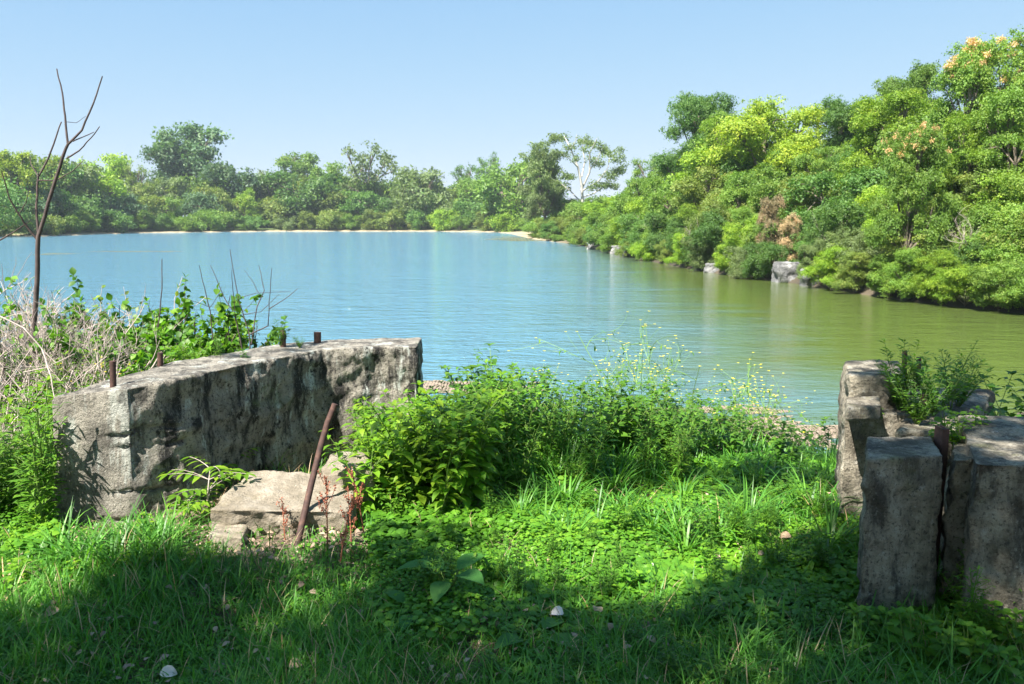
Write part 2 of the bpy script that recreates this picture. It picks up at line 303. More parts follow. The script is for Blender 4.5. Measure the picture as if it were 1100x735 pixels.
# ------------------------------------------------------------------ rough stone blocks
def rough(name, mapf, dims, n, rad, amp, seed, mat, label=None, cat=None, loc=None, big=1.0, parent=None, freq=9, tone=None, groove=None):
    """rounded box of dims with fractal relief; mapf(local) -> world"""
    rs = Vector((seed * 3.7, seed * 1.9, seed * 5.1)); h = [d / 2 for d in dims]; idx = {}; V = []; Q = []; T = []
    def vid(i_, j_, k_):
        key = (i_, j_, k_)
        if key in idx: return idx[key]
        p = [(-1 + 2 * a / b) * c for a, b, c in zip(key, n, h)]
        q = [max(-c + rad, min(c - rad, a)) for a, c in zip(p, h)]
        d = Vector([a - b for a, b in zip(p, q)]); dn = d.normalized() if d.length > 1e-9 else Vector((0, 0, 1))
        pt = Vector(q) + dn * rad
        s = pt + rs
        f = noise.fractal(s * freq, 0.9, 2.1, 5) * amp * 0.6 + abs(noise.noise(s * freq * 0.45)) * -amp * 1.2 * big + noise.noise(s * 2.2) * amp * 0.8
        side = 1.0 if abs(dn.z) < 0.6 else 0.4
        if groove: f = groove(pt, dn, f)
        pt = pt + dn * f * side
        if tone: T.append(tone(pt, dn))
        idx[key] = len(V); V.append(mapf(pt)); return idx[key]
    nx, ny, nz_ = n
    for a in range(nx):
        for b in range(ny):
            Q.append([vid(a, b, nz_), vid(a + 1, b, nz_), vid(a + 1, b + 1, nz_), vid(a, b + 1, nz_)])
            Q.append([vid(a, b, 0), vid(a, b + 1, 0), vid(a + 1, b + 1, 0), vid(a + 1, b, 0)])
        for c in range(nz_):
            Q.append([vid(a, 0, c), vid(a + 1, 0, c), vid(a + 1, 0, c + 1), vid(a, 0, c + 1)])
            Q.append([vid(a, ny, c), vid(a, ny, c + 1), vid(a + 1, ny, c + 1), vid(a + 1, ny, c)])
    for b in range(ny):
        for c in range(nz_):
            Q.append([vid(0, b, c), vid(0, b, c + 1), vid(0, b + 1, c + 1), vid(0, b + 1, c)])
            Q.append([vid(nx, b, c), vid(nx, b + 1, c), vid(nx, b + 1, c + 1), vid(nx, b, c + 1)])
    g = Geo(); g.add(V, Q, np.array(T)[np.array(Q)[:, 0]] if tone else None); o = link(name, g.mesh(name, True), mat, parent)
    return tag(o, label, cat)
def quadblock(name, top, zt, z0, rad, amp, seed, mat, label, cat, res=0.014, lean=(0, 0), big=1.3, freq=13):
    """top: pixel corners FL, FR, BR, BL (each (px,py) or (px,py,z)) of the block's top"""
    C = [at(p[0], p[1], p[2] if len(p) > 2 else zt) for p in top]
    L = (np.linalg.norm(C[1] - C[0]) + np.linalg.norm(C[2] - C[3])) / 2; Wd = (np.linalg.norm(C[3] - C[0]) + np.linalg.norm(C[2] - C[1])) / 2
    H = zt - z0
    def mf(p):
        s = p.x / L + 0.5; t = p.y / Wd + 0.5; w = p.z / H + 0.5
        a = C[0] * (1 - s) * (1 - t) + C[1] * s * (1 - t) + C[2] * s * t + C[3] * (1 - s) * t
        z = z0 + (a[2] - z0) * w
        return (a[0] + lean[0] * (1 - w), a[1] + lean[1] * (1 - w), z)
    n = (max(4, int(L / res)), max(4, int(Wd / res)), max(4, int(H / res)))
    return rough(name, mf, (L, Wd, H), n, rad, amp, seed, mat, label, cat, big=big, freq=freq)
# left wall: swept along a plan curve
ZT = 0.74
front = np.array([at(136, 419, ZT - 0.03)[:2], at(190, 406, ZT)[:2], at(255, 392, ZT)[:2], at(345, 375, ZT)[:2], at(400, 370, ZT + 0.015)[:2], at(449, 369, ZT + 0.02)[:2]])
seg = np.concatenate([[0], np.cumsum(np.linalg.norm(np.diff(front, axis=0), axis=1))]); WL = seg[-1]; WT = 0.48
def wallmap(p):
    s = p.x + WL / 2; xy = np.array([np.interp(s, seg, front[:, 0]), np.interp(s, seg, front[:, 1])])
    s2 = min(s + 0.15, WL); s1 = max(min(s2 - 0.3, s - 0.15), 0); s2 = max(s2, s1 + 0.1)
    d = np.array([np.interp(s2, seg, front[:, 0]) - np.interp(s1, seg, front[:, 0]), np.interp(s2, seg, front[:, 1]) - np.interp(s1, seg, front[:, 1])]); d /= np.linalg.norm(d)
    w = p.z / 1.3 + 0.5
    xy = xy + d * (min(s, 0) + max(s - WL, 0)) ; nrm = np.array([-d[1], d[0]]); f = max(0, 1 - s / 0.5)
    nrm = nrm * (1 - f) + np.array([-1.0, -0.04]) * f; nrm /= np.linalg.norm(nrm)
    off = (p.y / WT + 0.5) * WT * (1 - 0.1 * w * f)
    q = xy + nrm * off
    z = -0.5 + w * (ZT + 0.5) - 0.05 * f * w * (0.3 + (p.y / WT + 0.5))
    return (q[0] + 0.0, q[1] - 0.06 * f * (1 - w), z)
def wgroove(p, d, f):
    s = p.x + WL / 2
    if d.x < -.5: f *= 0.3
    if s < .32 and abs(d.z) < .7:
        for zl, dep, ph, sa in ((.36, .09, 0, .12), (.27, .05, 1, .3), (.0, .08, 2, .12), (-.14, .05, 4, .3)):
            w = abs(p.z - zl - .02 * math.sin(s * 14 + ph) - .015 * noise.noise(Vector((s * 20, p.y * 20, ph)))); m = max(0, noise.noise(Vector((p.y * 5 + ph * 3, s * 4, 1))) + .6) * 1.6
            f -= dep * max(0, 1 - w / .017) * min(1, m) * math.exp(-((s - sa) / .13) ** 2 if d.y < .5 and d.x > -.5 else -((p.y + WT / 2) / .12) ** 2)
    return f
rough('concrete_wall', wallmap, (WL, WT, 1.3), (230, 24, 84), 0.03, 0.04, 3, M_conc, 'long low weathered concrete wall at the left, broken rough face', 'wall', freq=7,
    tone=lambda p, d: 0.3 if d.x < -.6 or p.x < -WL / 2 + .02 else (.45 if d.z > .6 else min(1, .35 + (p.x + WL / 2) * 2.2)), groove=wgroove)
# right ruin
def rc(x): return x
quadblock('concrete_block', [(930, 494), (1015, 489), (1001, 467), (930, 468)], 0.66, -0.2, 0.014, 0.022, 11, M_conc2, 'upright squared concrete block at the front of the right ruin, left of the rusty post', 'concrete block', lean=(-0.02, -0.06))
quadblock('concrete_block', [(1046, 497), (1165, 503), (1130, 448), (1028, 445)], 0.68, -0.2, 0.014, 0.024, 12, M_conc2, 'big concrete block at the right edge of the photo, right of the rusty post', 'concrete block', lean=(0.0, -0.03))
quadblock('concrete_block', [(908, 443), (985, 446), (985, 424), (908, 424)], 0.62, -0.4, 0.014, 0.022, 13, M_conc2, 'pale concrete block behind the upright front block of the right ruin', 'concrete block')
quadblock('concrete_slab', [(909, 438, 0.70), (948, 437, 0.70), (946, 424, 0.70), (908, 426, 0.70)], 0.70, 0.625, 0.02, 0.008, 14, M_conc2, 'small thin concrete slab lying on the left of the right ruin', 'slab', res=0.015)
quadblock('concrete_block', [(910, 403), (976, 405), (968, 386), (905, 386)], 0.80, -0.7, 0.03, 0.022, 15, M_conc2, 'rounded concrete block at the back of the right ruin, nearest the water', 'concrete block')
quadblock('concrete_block', [(1020, 492), (1050, 492), (1045, 462), (1022, 462)], 0.63, -0.2, 0.03, 0.03, 16, M_conc2, 'narrow jagged concrete chunk wedged between rusty post and big right block', 'concrete block', freq=12)
quadblock('concrete_block', [(962, 462), (1040, 466), (1070, 418), (975, 416)], 0.60, -0.4, 0.04, 0.03, 17, M_conc2, 'broken concrete block under the weeds in the middle of the right ruin', 'concrete block')
# slab and white stone
quadblock('stone_slab', [(222, 547, 0.14), (376, 549, 0.13), (386, 508, 0.16), (268, 504, 0.16)], 0.14, -0.14, 0.02, 0.032, 21, M_slab, 'flat tan limestone slab lying in front of the left wall', 'stone slab', res=0.017)
quadblock('stone', [(342, 503), (400, 505), (398, 484), (352, 483)], 0.24, -0.1, 0.05, 0.03, 22, M_slab, 'pale stone lying behind the flat slab and the leaning rod', 'stone', res=0.02)
quadblock('stone', [(222, 573), (262, 578), (268, 562), (232, 559)], 0.05, -0.1, 0.02, 0.015, 24, M_slab, 'low pale stone under the left front corner of the flat slab', 'stone', res=0.015)

# rusty iron
def rod(name, pts, rad, label, sides=10, cat='rod'):
    g = Geo(); tube(g, pts, rad, sides); return tag(link(name, g.mesh(name, True), M_rust), label, cat)
rod('rusty_rod', [at(315, 604, -0.08), at(321, 578, 0.02), atd(334, 522, 4.12), atd(345, 478, 4.2), atd(352, 454, 4.25), atd(360, 434, 4.27)], 0.0175, 'bent rusty iron rod leaning up beside the flat limestone slab')
def bolt(px, pyb, pyt, z, r, label, sides=8):
    b = at(px, pyb, z); t = atd(px, pyt, b[1]); b[2] -= 0.06
    rod('iron_bolt', [b, (b + t) / 2, t], r, label, sides, 'bolt')
bolt(121, 414, 388, ZT - 0.03, 0.018, 'rusty iron bolt standing on the near end of the left wall')
bolt(172, 402, 379, ZT - 0.06, 0.018, 'rusty iron bolt behind the left wall, beside the fluffy pale green weed')
bolt(304, 372, 355, ZT, 0.02, 'rusty iron bolt half hidden in the small dark weed on the left wall')
bolt(341, 367, 357, ZT, 0.03, 'short thick rusty stub on the far half of the left wall', 6)
bolt(972, 398, 377, 0.78, 0.014, 'thin rusty rod sticking up behind the right ruin, topmost of its rods', 6)
bolt(987, 406, 384, 0.72, 0.014, 'rusty rod standing in the weeds of the right ruin', 6)
bolt(992, 452, 424, 0.58, 0.02, 'thick rusty bolt standing in the middle of the right ruin')
g = Geo()
def cbox(g, x0, x1, y0, y1, z0, z1):
    g.add([(x0, y0, z0), (x1, y0, z0), (x1, y1, z0), (x0, y1, z0), (x0, y0, z1), (x1, y0, z1), (x1, y1, z1), (x0, y1, z1)], [[0, 3, 2, 1], [4, 5, 6, 7], [0, 1, 5, 4], [1, 2, 6, 5], [2, 3, 7, 6], [3, 0, 4, 7]])
pp = at(1016, 461, 0.72)
cbox(g, pp[0] - 0.012, pp[0] + 0.018, pp[1], pp[1] + 0.01, -0.2, 0.72); cbox(g, pp[0] - 0.012, pp[0] - 0.004, pp[1] + 0.01, pp[1] + 0.07, -0.2, 0.72); cbox(g, pp[0] + 0.010, pp[0] + 0.018, pp[1] + 0.01, pp[1] + 0.07, -0.2, 0.72)
tag(link('rusty_post', g.mesh('rusty_post'), M_rust), 'tall rusty iron channel post between the two front blocks at right', 'post')

# ------------------------------------------------------------------ trees
def treemesh(seed, kind='round', leaf=0.12, nclump=70, per=260, asp=1.4):
    """tree of crown radius 1 and height asp, clumps stay round"""
    np.random.seed(seed); rng = random.Random(seed); g = Geo(); tg = Geo(); cl = []; lobes = []
    zc, zr, bot = {'round': (.56, .40, .12), 'shrub': (.42, .5, .0), 'tall': (.56, .42, .12), 'umbrella': (.68, .26, .36)}.get(kind, (.62, .34, .28))
    nl = int({'round': 10, 'shrub': 9, 'tall': 10, 'umbrella': 11}.get(kind, 12) * max(1, asp * 0.62)); A3 = np.array([1, 1, asp])
    open_ = kind in ('sparse', 'umbrella')
    for q in range(nl):
        a = q * 2.4 + rng.uniform(-.4, .4); z = zc + zr * (2 * ((q + rng.random()) / nl) - 1) * 0.85
        if kind == 'shrub': z = 0.12 + 0.68 * (q + rng.random()) / nl
        wid = math.sqrt(max(0.03, 1 - ((z - zc) / (zr * 1.15)) ** 2)) if kind != 'shrub' else math.sqrt(max(.05, 1 - (z / 1.02) ** 2.4))
        rad = wid * rng.uniform(0.25, 0.8)
        lobes.append((np.array([rad * math.cos(a), rad * math.sin(a), z]) * A3, rng.uniform(0.2, 0.48) if not open_ else rng.uniform(0.17, 0.3)))
    nclump = int(nclump * max(1, asp * 0.62))
    for q in range(nclump):
        c, r = lobes[q % nl]; d = unit(np.random.randn(3))
        if np.random.rand() < 0.6: d[2] = abs(d[2])
        p = c + d * np.array([r, r, r * 0.75]) * np.random.uniform(0.6, 1.0); cr = np.random.uniform(0.08, 0.25) * (0.8 if open_ else 1)
        p[2] = max(bot * 0.6 * asp, min(asp - cr * .5, p[2])); cl.append((p, cr))
    P = []; N = []; RN = []
    for c, r in cl:
        an_ = np.array([np.random.uniform(.65, 1.5), np.random.uniform(.65, 1.5), np.random.uniform(.5, .95)])
        n = int(per * (r / 0.15) ** 2); ns = max(3, n // 13); d = unit(np.random.randn(ns, 3)); rad = np.random.rand(ns, 1) ** 0.5 * np.random.uniform(.8, 1.3, (ns, 1))
        sp = c + d * rad * r * an_; sn = unit(d * 0.5 + np.random.randn(ns, 3) * 0.35 + np.array([0, 0, 0.45])); sr = np.random.rand(ns)
        i_ = np.random.randint(0, ns, n); off = np.random.randn(n, 3) * leaf * 1.0; off -= sn[i_] * (off * sn[i_]).sum(1, keepdims=True) * 0.65
        P.append(sp[i_] + off); N.append(unit(sn[i_] + np.random.randn(n, 3) * 0.42)); cb = np.random.rand()
        RN.append(np.clip(cb * 0.4 + sr[i_] * 0.35 + np.random.rand(n) * 0.35, 0, 1))
    P = np.concatenate(P); N = np.concatenate(N); RN = np.concatenate(RN); keep = P[:, 2] > 0.005; P, N, RN = P[keep], N[keep], RN[keep]
    L = leaf * np.random.uniform(0.6, 1.3, len(P)); diamonds(g, P, N, L, L * 0.62, RN)
    tr = (0.06 if kind != 'shrub' else 0.022) * (0.75 if open_ else 1)
    fork = (bot + 0.1 if kind != 'shrub' else 0.04) * asp
    wob = [np.array([np.random.randn() * 0.03, np.random.randn() * 0.03, z]) for z in np.linspace(-0.04, fork, 4)]; wob[0][:2] = 0
    tube(tg, wob, np.linspace(tr * 1.3, tr, 4), 8)
    for c, r in lobes:
        b = wob[-1]; m = b + (c - b) * 0.5 + np.array([0, 0, 0.06]) + np.random.randn(3) * 0.04
        tube(tg, [b, (b + m) / 2 + np.random.randn(3) * 0.02, m, c], [tr * 0.6, tr * 0.5, tr * 0.4, tr * 0.2], 6)
        for cc, r2 in [x for x in cl if np.linalg.norm(x[0] - c) < r * 1.2][:6]:
            tube(tg, [m + (c - m) * 0.3, (c + cc) / 2 + np.random.randn(3) * 0.02, cc], [tr * 0.28, tr * 0.2, tr * 0.08], 4)
    return g.mesh('crown'), tg.mesh('trunk', True), [q for q in cl if q[0][2] > asp * 0.45]
CACHE = {}
def getmesh(kind, seed, leafpx, nclump, per, asp):
    key = (kind, seed, round(leafpx, 3), nclump, per, asp)
    if key not in CACHE: CACHE[key] = treemesh(seed * 17 + len(kind) + int(asp * 10), kind, leafpx, nclump, per, asp)
    return CACHE[key]
def plant_tree(name, px, top_py, d, hw, kind, colour, label, cat, seed, lod, bark=None, group=None, base_x=None):
    """px column, top row, depth d, half width in px"""
    p = atd(px, top_py, d); x, y = p[0], d; z0 = gz(x, y) - 0.05
    H = max(p[2] - z0, 0.8); Rw = hw / F * d / cT
    asp = min([0.7, 1.0, 1.4, 2.0, 2.8], key=lambda q: abs(math.log(q * Rw / H)))
    lp, nc, per = lod
    cm, tm, cls = getmesh(kind, seed % 4, lp, nc, per, asp)
    t = thing(name, label, cat, (x, y, z0), group, rz=(seed * 1.7 + px * 0.37) % 6.28)
    c = link('crown', cm, GREEN[colour] if isinstance(colour, str) else colour, t); b = link('trunk', tm, bark or M_bark, t)
    t.scale = (Rw, Rw, H / asp); return t, x, y, z0, H, Rw, asp, cls
LF = (0.08, 70, 85)      # far
LM = (0.045, 120, 190)      # middle distance
LN = (0.034, 130, 330)    # near right bank
random.seed(5); np.random.seed(5)
def shore_d(px):                    # depth of the right bank's waterline in a pixel column
    xs = [p[0] for p in right_px] + [1300]; ds = [at(p[0], p[1], WZ)[1] for p in right_px] + [23]
    return float(np.interp(px, xs, ds))
def far_d(px):
    xs = [-200, 45, 150, 300, 450, 530, 560]; ds = [120] + [at(p[0], p[1], WZ)[1] for p in far_px] + [180]
    return float(np.interp(px, xs, ds))
LAND = [  # px, top, d, hw, kind, colour, label
 (200, 133, 235, 50, 'umbrella', 'blue-green', 'tallest tree of the far left shore, open umbrella crown over bare limbs'),
 (186, 150, 232, 38, 'round', 'blue-green', 'dense lower tree against the left foot of the tall umbrella-crowned tree'),
 (318, 161, 255, 27, 'round', 'mid green', 'round-topped tree rising alone above the far treeline, right of the tallest tree'),
 (392, 155, 232, 36, 'sparse', 'grey-green', 'sparse see-through tree with bare forked limbs in the middle of the far shore'),
 (352, 178, 236, 30, 'round', 'mid green', 'rounded green tree between the lone round-topped and the sparse tree'),
 (500, 176, 245, 24, 'sparse', 'dark green', 'thin dark feathery tree on the skyline right of the sparse tree'),
 (526, 162, 243, 16, 'sparse', 'dark green', 'small dark tufted treetop just right of the feathery skyline tree'),
 (555, 176, 200, 48, 'round', 'mid green', 'broad dense green tree on the far shore left of the white-limbed tree'),
 (452, 184, 222, 40, 'round', 'grey-green', 'wide grey-green tree right of the sparse tree on the far shore'),
 (250, 180, 226, 42, 'round', 'blue-green', 'wide dark tree right of and below the tallest far tree'),
 (325, 186, 222, 44, 'round', 'dark green', 'wide dark tree below the lone round-topped tree'),
 (120, 168, 215, 34, 'round', 'bright green', 'bright green tree left of the tallest far tree'),
 (100, 178, 190, 36, 'round', 'bright green', 'bright bushy tree behind the top of the bare sapling'),
 (55, 170, 175, 34, 'round', 'olive', 'olive tree directly behind the bare sapling'),
 (14, 158, 160, 30, 'round', 'yellow-green', 'yellowish tree at the left edge of the photo'),
 (145, 176, 214, 16, 'sparse', 'olive', 'thin half-bare tree between bright green tree and tallest far tree'),
 (232, 203, 212, 24, 'round', 'olive', 'yellowish olive bush below and right of the tallest far tree'),
 (622, 142, 132, 54, 'sparse', 'grey-green', 'white-limbed half-dead tree with grey-green tufts above the point'),
 (585, 155, 138, 26, 'round', 'grey-green', 'grey-green tree against the left side of the white-limbed tree'),
 (700, 165, 88, 24, 'sparse', 'mid green', 'small thin tree on the skyline left of the tall dark bank tree'),
 (757, 95, 66, 50, 'tall', 'dark green', 'tall dark green tree at the left end of the high bank trees'),
 (835, 108, 56, 72, 'round', 'yellow-green', 'broad yellow-green tree in the middle of the right bank'),
 (790, 122, 60, 44, 'round', 'bright green', 'bright green tree between the tall dark and the broad yellow-green tree'),
 (912, 100, 54, 42, 'round', 'dark green', 'dark green tree right of the broad yellow-green tree'),
 (982, 72, 50, 50, 'round', 'mid green', 'high mid green tree on the skyline left of the orange-seeded tree'),
 (960, 92, 43, 60, 'round', 'bright green', 'bright green spreading tree below the right skyline'),
 (1068, 32, 36, 62, 'round', 'mid green', 'tall tree with orange seed clusters at the upper right corner'),
 (1100, 95, 33, 60, 'round', 'mid green', 'leafy green tree at the right edge under the orange-seeded tree'),
 (985, 126, 31, 46, 'round', 'mid green', 'lower tree dotted with orange seed clusters on the right slope'),
 (1045, 118, 35, 46, 'round', 'bright green', 'green tree between the two orange-seeded trees'),
]
info = []
for k, (px, tp, d, hw, kind, colr, lab) in enumerate(LAND):
    lod = LN if d < 70 else (LM if d < 140 else LF)
    if kind == 'sparse': lod = (lod[0], int(lod[1] * 0.6), int(lod[2] * 0.7))
    if lab.startswith('white-limbed'): lod = (0.05, 62, 110)
    bark = None
    r = plant_tree('tree', px, tp, d, hw, kind, colr, lab, 'tree', k % 7, lod, bark)
    info.append((px, tp, d, r))
    if 'orange seed' in lab or 'tree dotted with orange' in lab:
        np.random.seed(k); C = []
        for c_, r_ in sorted(r[7], key=lambda q: -q[0][2])[:50]:
            for w_ in range(2): d_ = unit(np.random.randn(3) + [0, 0, .7]); C.append(c_ + d_ * r_ * np.random.uniform(.75, 1.0))
        g = Geo(); m = 60; P = np.random.randn(m, 3) * np.array([0.028, 0.028, 0.018]); diamonds(g, P, unit(np.random.randn(m, 3) + [0, 0, 0.6]), 0.026, 0.018); sm_ = g.mesh('seed_cluster')
        for c in C: o = link('seed_cluster', sm_, M_orange, r[0], tuple(c)); o.rotation_euler = (0, 0, random.uniform(0, 6)); o.scale = (random.uniform(.5, 1.5),) * 3
    if lab.startswith('white-limbed'):        # its big bare limbs
        g = Geo(); H = r[4]; Rw = r[5]
        def loc(q): p = atd(q[0], q[1], d); return ((p[0] - r[1]) / Rw, q[2] / Rw if len(q) > 2 else 0, (p[2] - r[3]) / H * r[6])
        for pts, w in [([(626, 245), (626, 225), (625, 200), (621, 180), (613, 160), (607, 145, 2)], 5), ([(624, 205), (634, 185, 1), (633, 165, -1), (640, 150, -2)], 3.2), ([(626, 205), (642, 195, -2), (652, 180, -2), (655, 165, 0)], 2.4), ([(621, 180), (611, 172, -2), (604, 168, -3)], 2), ([(622, 215), (612, 203, 2), (598, 193, 3), (584, 186, 3)], 2.4), ([(625, 190), (629, 172, 1), (626, 158, 1), (629, 148, 2)], 2.2), ([(634, 182), (641, 172, -1), (646, 160, -1)], 1.8), ([(626, 212), (638, 208, 1), (650, 200, 2), (662, 186, 2)], 2.2), ([(613, 160), (618, 152, -1), (619, 145, -1)], 1.5)]:
            tube(g, [loc(q) for q in pts], np.linspace(w * .8, w * 0.22, len(pts)) / F * d / 2 / Rw, 6)
        for q_ in list(r[0].children): bpy.data.objects.remove(q_)
        np.random.seed(4); g2 = Geo()
        for (qx, qy, qr) in [(572, 168, 9), (583, 156, 9), (594, 149, 8), (604, 146, 6), (600, 165, 8), (590, 176, 8), (578, 186, 8), (612, 158, 5), (628, 150, 7), (638, 154, 7), (648, 160, 8), (658, 170, 8), (666, 182, 8), (655, 188, 8), (645, 176, 6), (636, 170, 4), (618, 172, 4), (610, 190, 8), (640, 200, 8), (660, 200, 8), (598, 200, 10), (628, 162, 4), (668, 160, 4), (575, 178, 6), (586, 196, 9)]:
            c_ = np.array(loc((qx, qy, random.uniform(-3, 3)))); n_ = int(7 * qr ** 2); k0 = 14; sp_ = unit(np.random.randn(k0, 3)) * np.random.rand(k0, 1) ** .5 * np.array([1.5, 1.5, .9]) * qr / F * d / Rw
            dd = sp_[np.random.randint(0, k0, n_)] + np.random.randn(n_, 3) * .04
            N2 = unit(np.random.randn(n_, 3) * .6 + [0, 0, .5]); diamonds(g2, c_ + dd * [1, 1, .8], N2, .045 * np.random.uniform(.6, 1.3, n_), .026, np.clip(np.random.rand() * .5 + np.random.rand(n_) * .5, 0, 1))
        o = link('crown', g2.mesh('crown'), GREEN['grey-green'], r[0]); o.rotation_euler = (0, 0, -r[0].rotation_euler[2])
        o = link('trunk', g.mesh('trunk', True), M_white, r[0]); o.rotation_euler = (0, 0, -r[0].rotation_euler[2])

ORD = ['', 'first', 'second', 'third', 'fourth', 'fifth', 'sixth', 'seventh', 'eighth', 'ninth', 'tenth', 'eleventh', 'twelfth', 'thirteenth', 'fourteenth', 'fifteenth', 'sixteenth', 'seventeenth', 'eighteenth', 'nineteenth', 'twentieth'] + ['twenty-' + q for q in ('first', 'second', 'third', 'fourth', 'fifth', 'sixth', 'seventh', 'eighth', 'ninth')]
rows = []
def row(pxs, off, topf, hwf, cols, kinds, lod, name, phrase, group, dfun):
    gap = 17 if 'low row along the right' in phrase else (12 if 'second row' in phrase or 'middle row on the right' in phrase else 0)
    for n, px in enumerate([q for q in pxs if abs(q - 849) > gap]):
        d = dfun(px) + off(px); c = random.choice(cols); kd = random.choice(kinds)
        cname = c if c not in ('straw', 'brown') else ('dry straw-coloured' if c == 'straw' else 'dry brown')
        lab = f'{cname} {"bush" if kd == "shrub" else "tree"}, {ORD[n + 1]} from the left {phrase}'
        plant_tree(name, px, topf(px) + random.uniform(-1, 1) * (5 if px < 570 else 11), d, hwf(px) * random.uniform(0.7, 1.6), kd, c, lab, 'shrub' if kd == 'shrub' else 'tree', random.randint(0, 6), lod, group=group)
def span(a, b, s): return [q + random.uniform(-0.25, 0.25) * s for q in np.arange(a, b, s)]
G1 = ['mid green', 'bright green', 'olive', 'mid green', 'grey-green', 'dark green', 'olive', 'bright green']
far_env = lambda px: np.interp(px, [-80, 0, 60, 150, 260, 350, 420, 480, 560, 600], [150, 165, 178, 190, 185, 182, 190, 190, 186, 190])
row(span(-70, 560, 36), lambda p: 26, lambda p: far_env(p) + 4, lambda p: 28, ['mid green', 'dark green', 'grey-green', 'olive', 'blue-green'], ['round', 'tall'], LF, 'tree', 'in the tall back row behind the far shore', 'trees behind the far shore', far_d)
row(span(-60, 560, 30), lambda p: 13, lambda p: far_env(p) * 0.52 + 236 * 0.48, lambda p: 23, ['mid green', 'dark green', 'olive', 'blue-green', 'bright green'], ['round', 'shrub'], LF, 'tree', 'in the middle row on the far shore', 'trees in the middle row of the far shore', far_d)
row(span(-50, 572, 25), lambda p: 4.5, lambda p: 229, lambda p: 17, G1, ['shrub'], LF, 'shrub', 'in the low row at the far waterline', 'bushes at the far waterline', far_d)
rb_env = lambda px: np.interp(px, [560, 600, 650, 700, 740, 800, 900, 1000, 1100, 1250], [232, 220, 208, 192, 165, 150, 155, 135, 130, 60])
rb_wat = lambda px: np.interp(px, [q[0] for q in right_px] + [1300], [q[1] for q in right_px] + [352])
def bank(fr): return lambda px: rb_wat(px) * (1 - fr) + rb_env(px) * fr
R1 = ['mid green', 'mid green', 'grey-green', 'mid green', 'bright green', 'bright green', 'olive', 'dark green']
hwb = lambda k: (lambda px: np.interp(px, [600, 800, 1100, 1250], [20, 40, 60, 78]) * k)
def bspan(s):                                   # spacing grows as the bank comes nearer
    o = []; p = 588
    while p < 1240: o.append(p + random.uniform(-4, 4)); p += np.interp(p, [600, 800, 1100], [20, 32, 48]) * s
    return o
row(bspan(1.15), lambda p: shore_d(p) * 0.30 + 3, bank(0.99), hwb(1.05), R1, ['round'], LM, 'tree', 'in the highest row on the right bank', 'trees high on the right bank', shore_d)
row(bspan(1.1), lambda p: shore_d(p) * 0.17 + 2, bank(0.80), hwb(0.95), R1, ['round', 'shrub'], LM, 'tree', 'in the upper row on the right bank', 'trees on the upper right bank', shore_d)
row(bspan(1.0), lambda p: shore_d(p) * 0.09 + 1, bank(0.60), hwb(0.85), R1, ['shrub'], LN, 'shrub', 'in the middle row on the right bank', 'bushes halfway up the right bank', shore_d)
row(bspan(0.8), lambda p: shore_d(p) * 0.05 + 1.0, bank(0.46), hwb(0.72), R1, ['shrub'], LN, 'shrub', 'in the second row from the right waterline', 'bushes in the second row of the right bank', shore_d)
row(bspan(0.72), lambda p: shore_d(p) * 0.004 + 0.1, bank(0.30), hwb(0.52), R1, ['shrub'], LN, 'shrub', 'in the low row along the right waterline', 'bushes along the right waterline', shore_d)
plant_tree('shrub', 828, 198, 42.6, 16, 'shrub', 'brown', 'dry brown bush in the middle of the right bank slope', 'shrub', 3, LM)
plant_tree('dry_grass', 853, 222, 41.2, 17, 'shrub', 'straw', 'patch of dry straw-coloured brush above the pale bank rock', 'dry brush', 4, LM)

# woodland mass behind everything
np.random.seed(8); g = Geo()
def woods(px0, px1, n, dfun, hfun, leaf, thick):
    for q in range(n):
        px = np.random.uniform(px0, px1); d = dfun(px) + np.random.rand() * thick; p = atd(px, hfun(px) + np.random.uniform(0, 18), d)
        z0 = gz(p[0], d); zz = z0 + (p[2] - z0) * np.random.uniform(0.1, 1) ** 0.5; r = 14 / F * d
        m = 80; dd = unit(np.random.randn(m, 3)); P = np.array([p[0], d, zz]) + dd * np.random.rand(m, 1) ** 0.4 * r * np.array([1, 1, .7])
        L = leaf * d * np.random.uniform(0.7, 1.3, m); diamonds(g, P, unit(dd + np.random.randn(m, 3) * .5 + [0, 0, .4]), L, L * 0.65, np.clip(np.random.rand() * .6 + np.random.rand(m) * .4, 0, 1))
woods(-420, 600, 1700, lambda p: far_d(p) + 42, lambda p: far_env(p) + 12, 0.0033, 14)
woods(560, 1500, 2000, lambda p: shore_d(p) * 1.45 + 6, lambda p: rb_env(p) + 12, 0.0033, 10)
woods(-700, 20, 500, lambda p: far_d(p) - 5, lambda p: 190, 0.0033, 10)
tag(link('woodland', g.mesh('woodland'), GREEN['dark green']), 'dark mass of woodland behind the shore trees', 'woodland', kind='stuff')

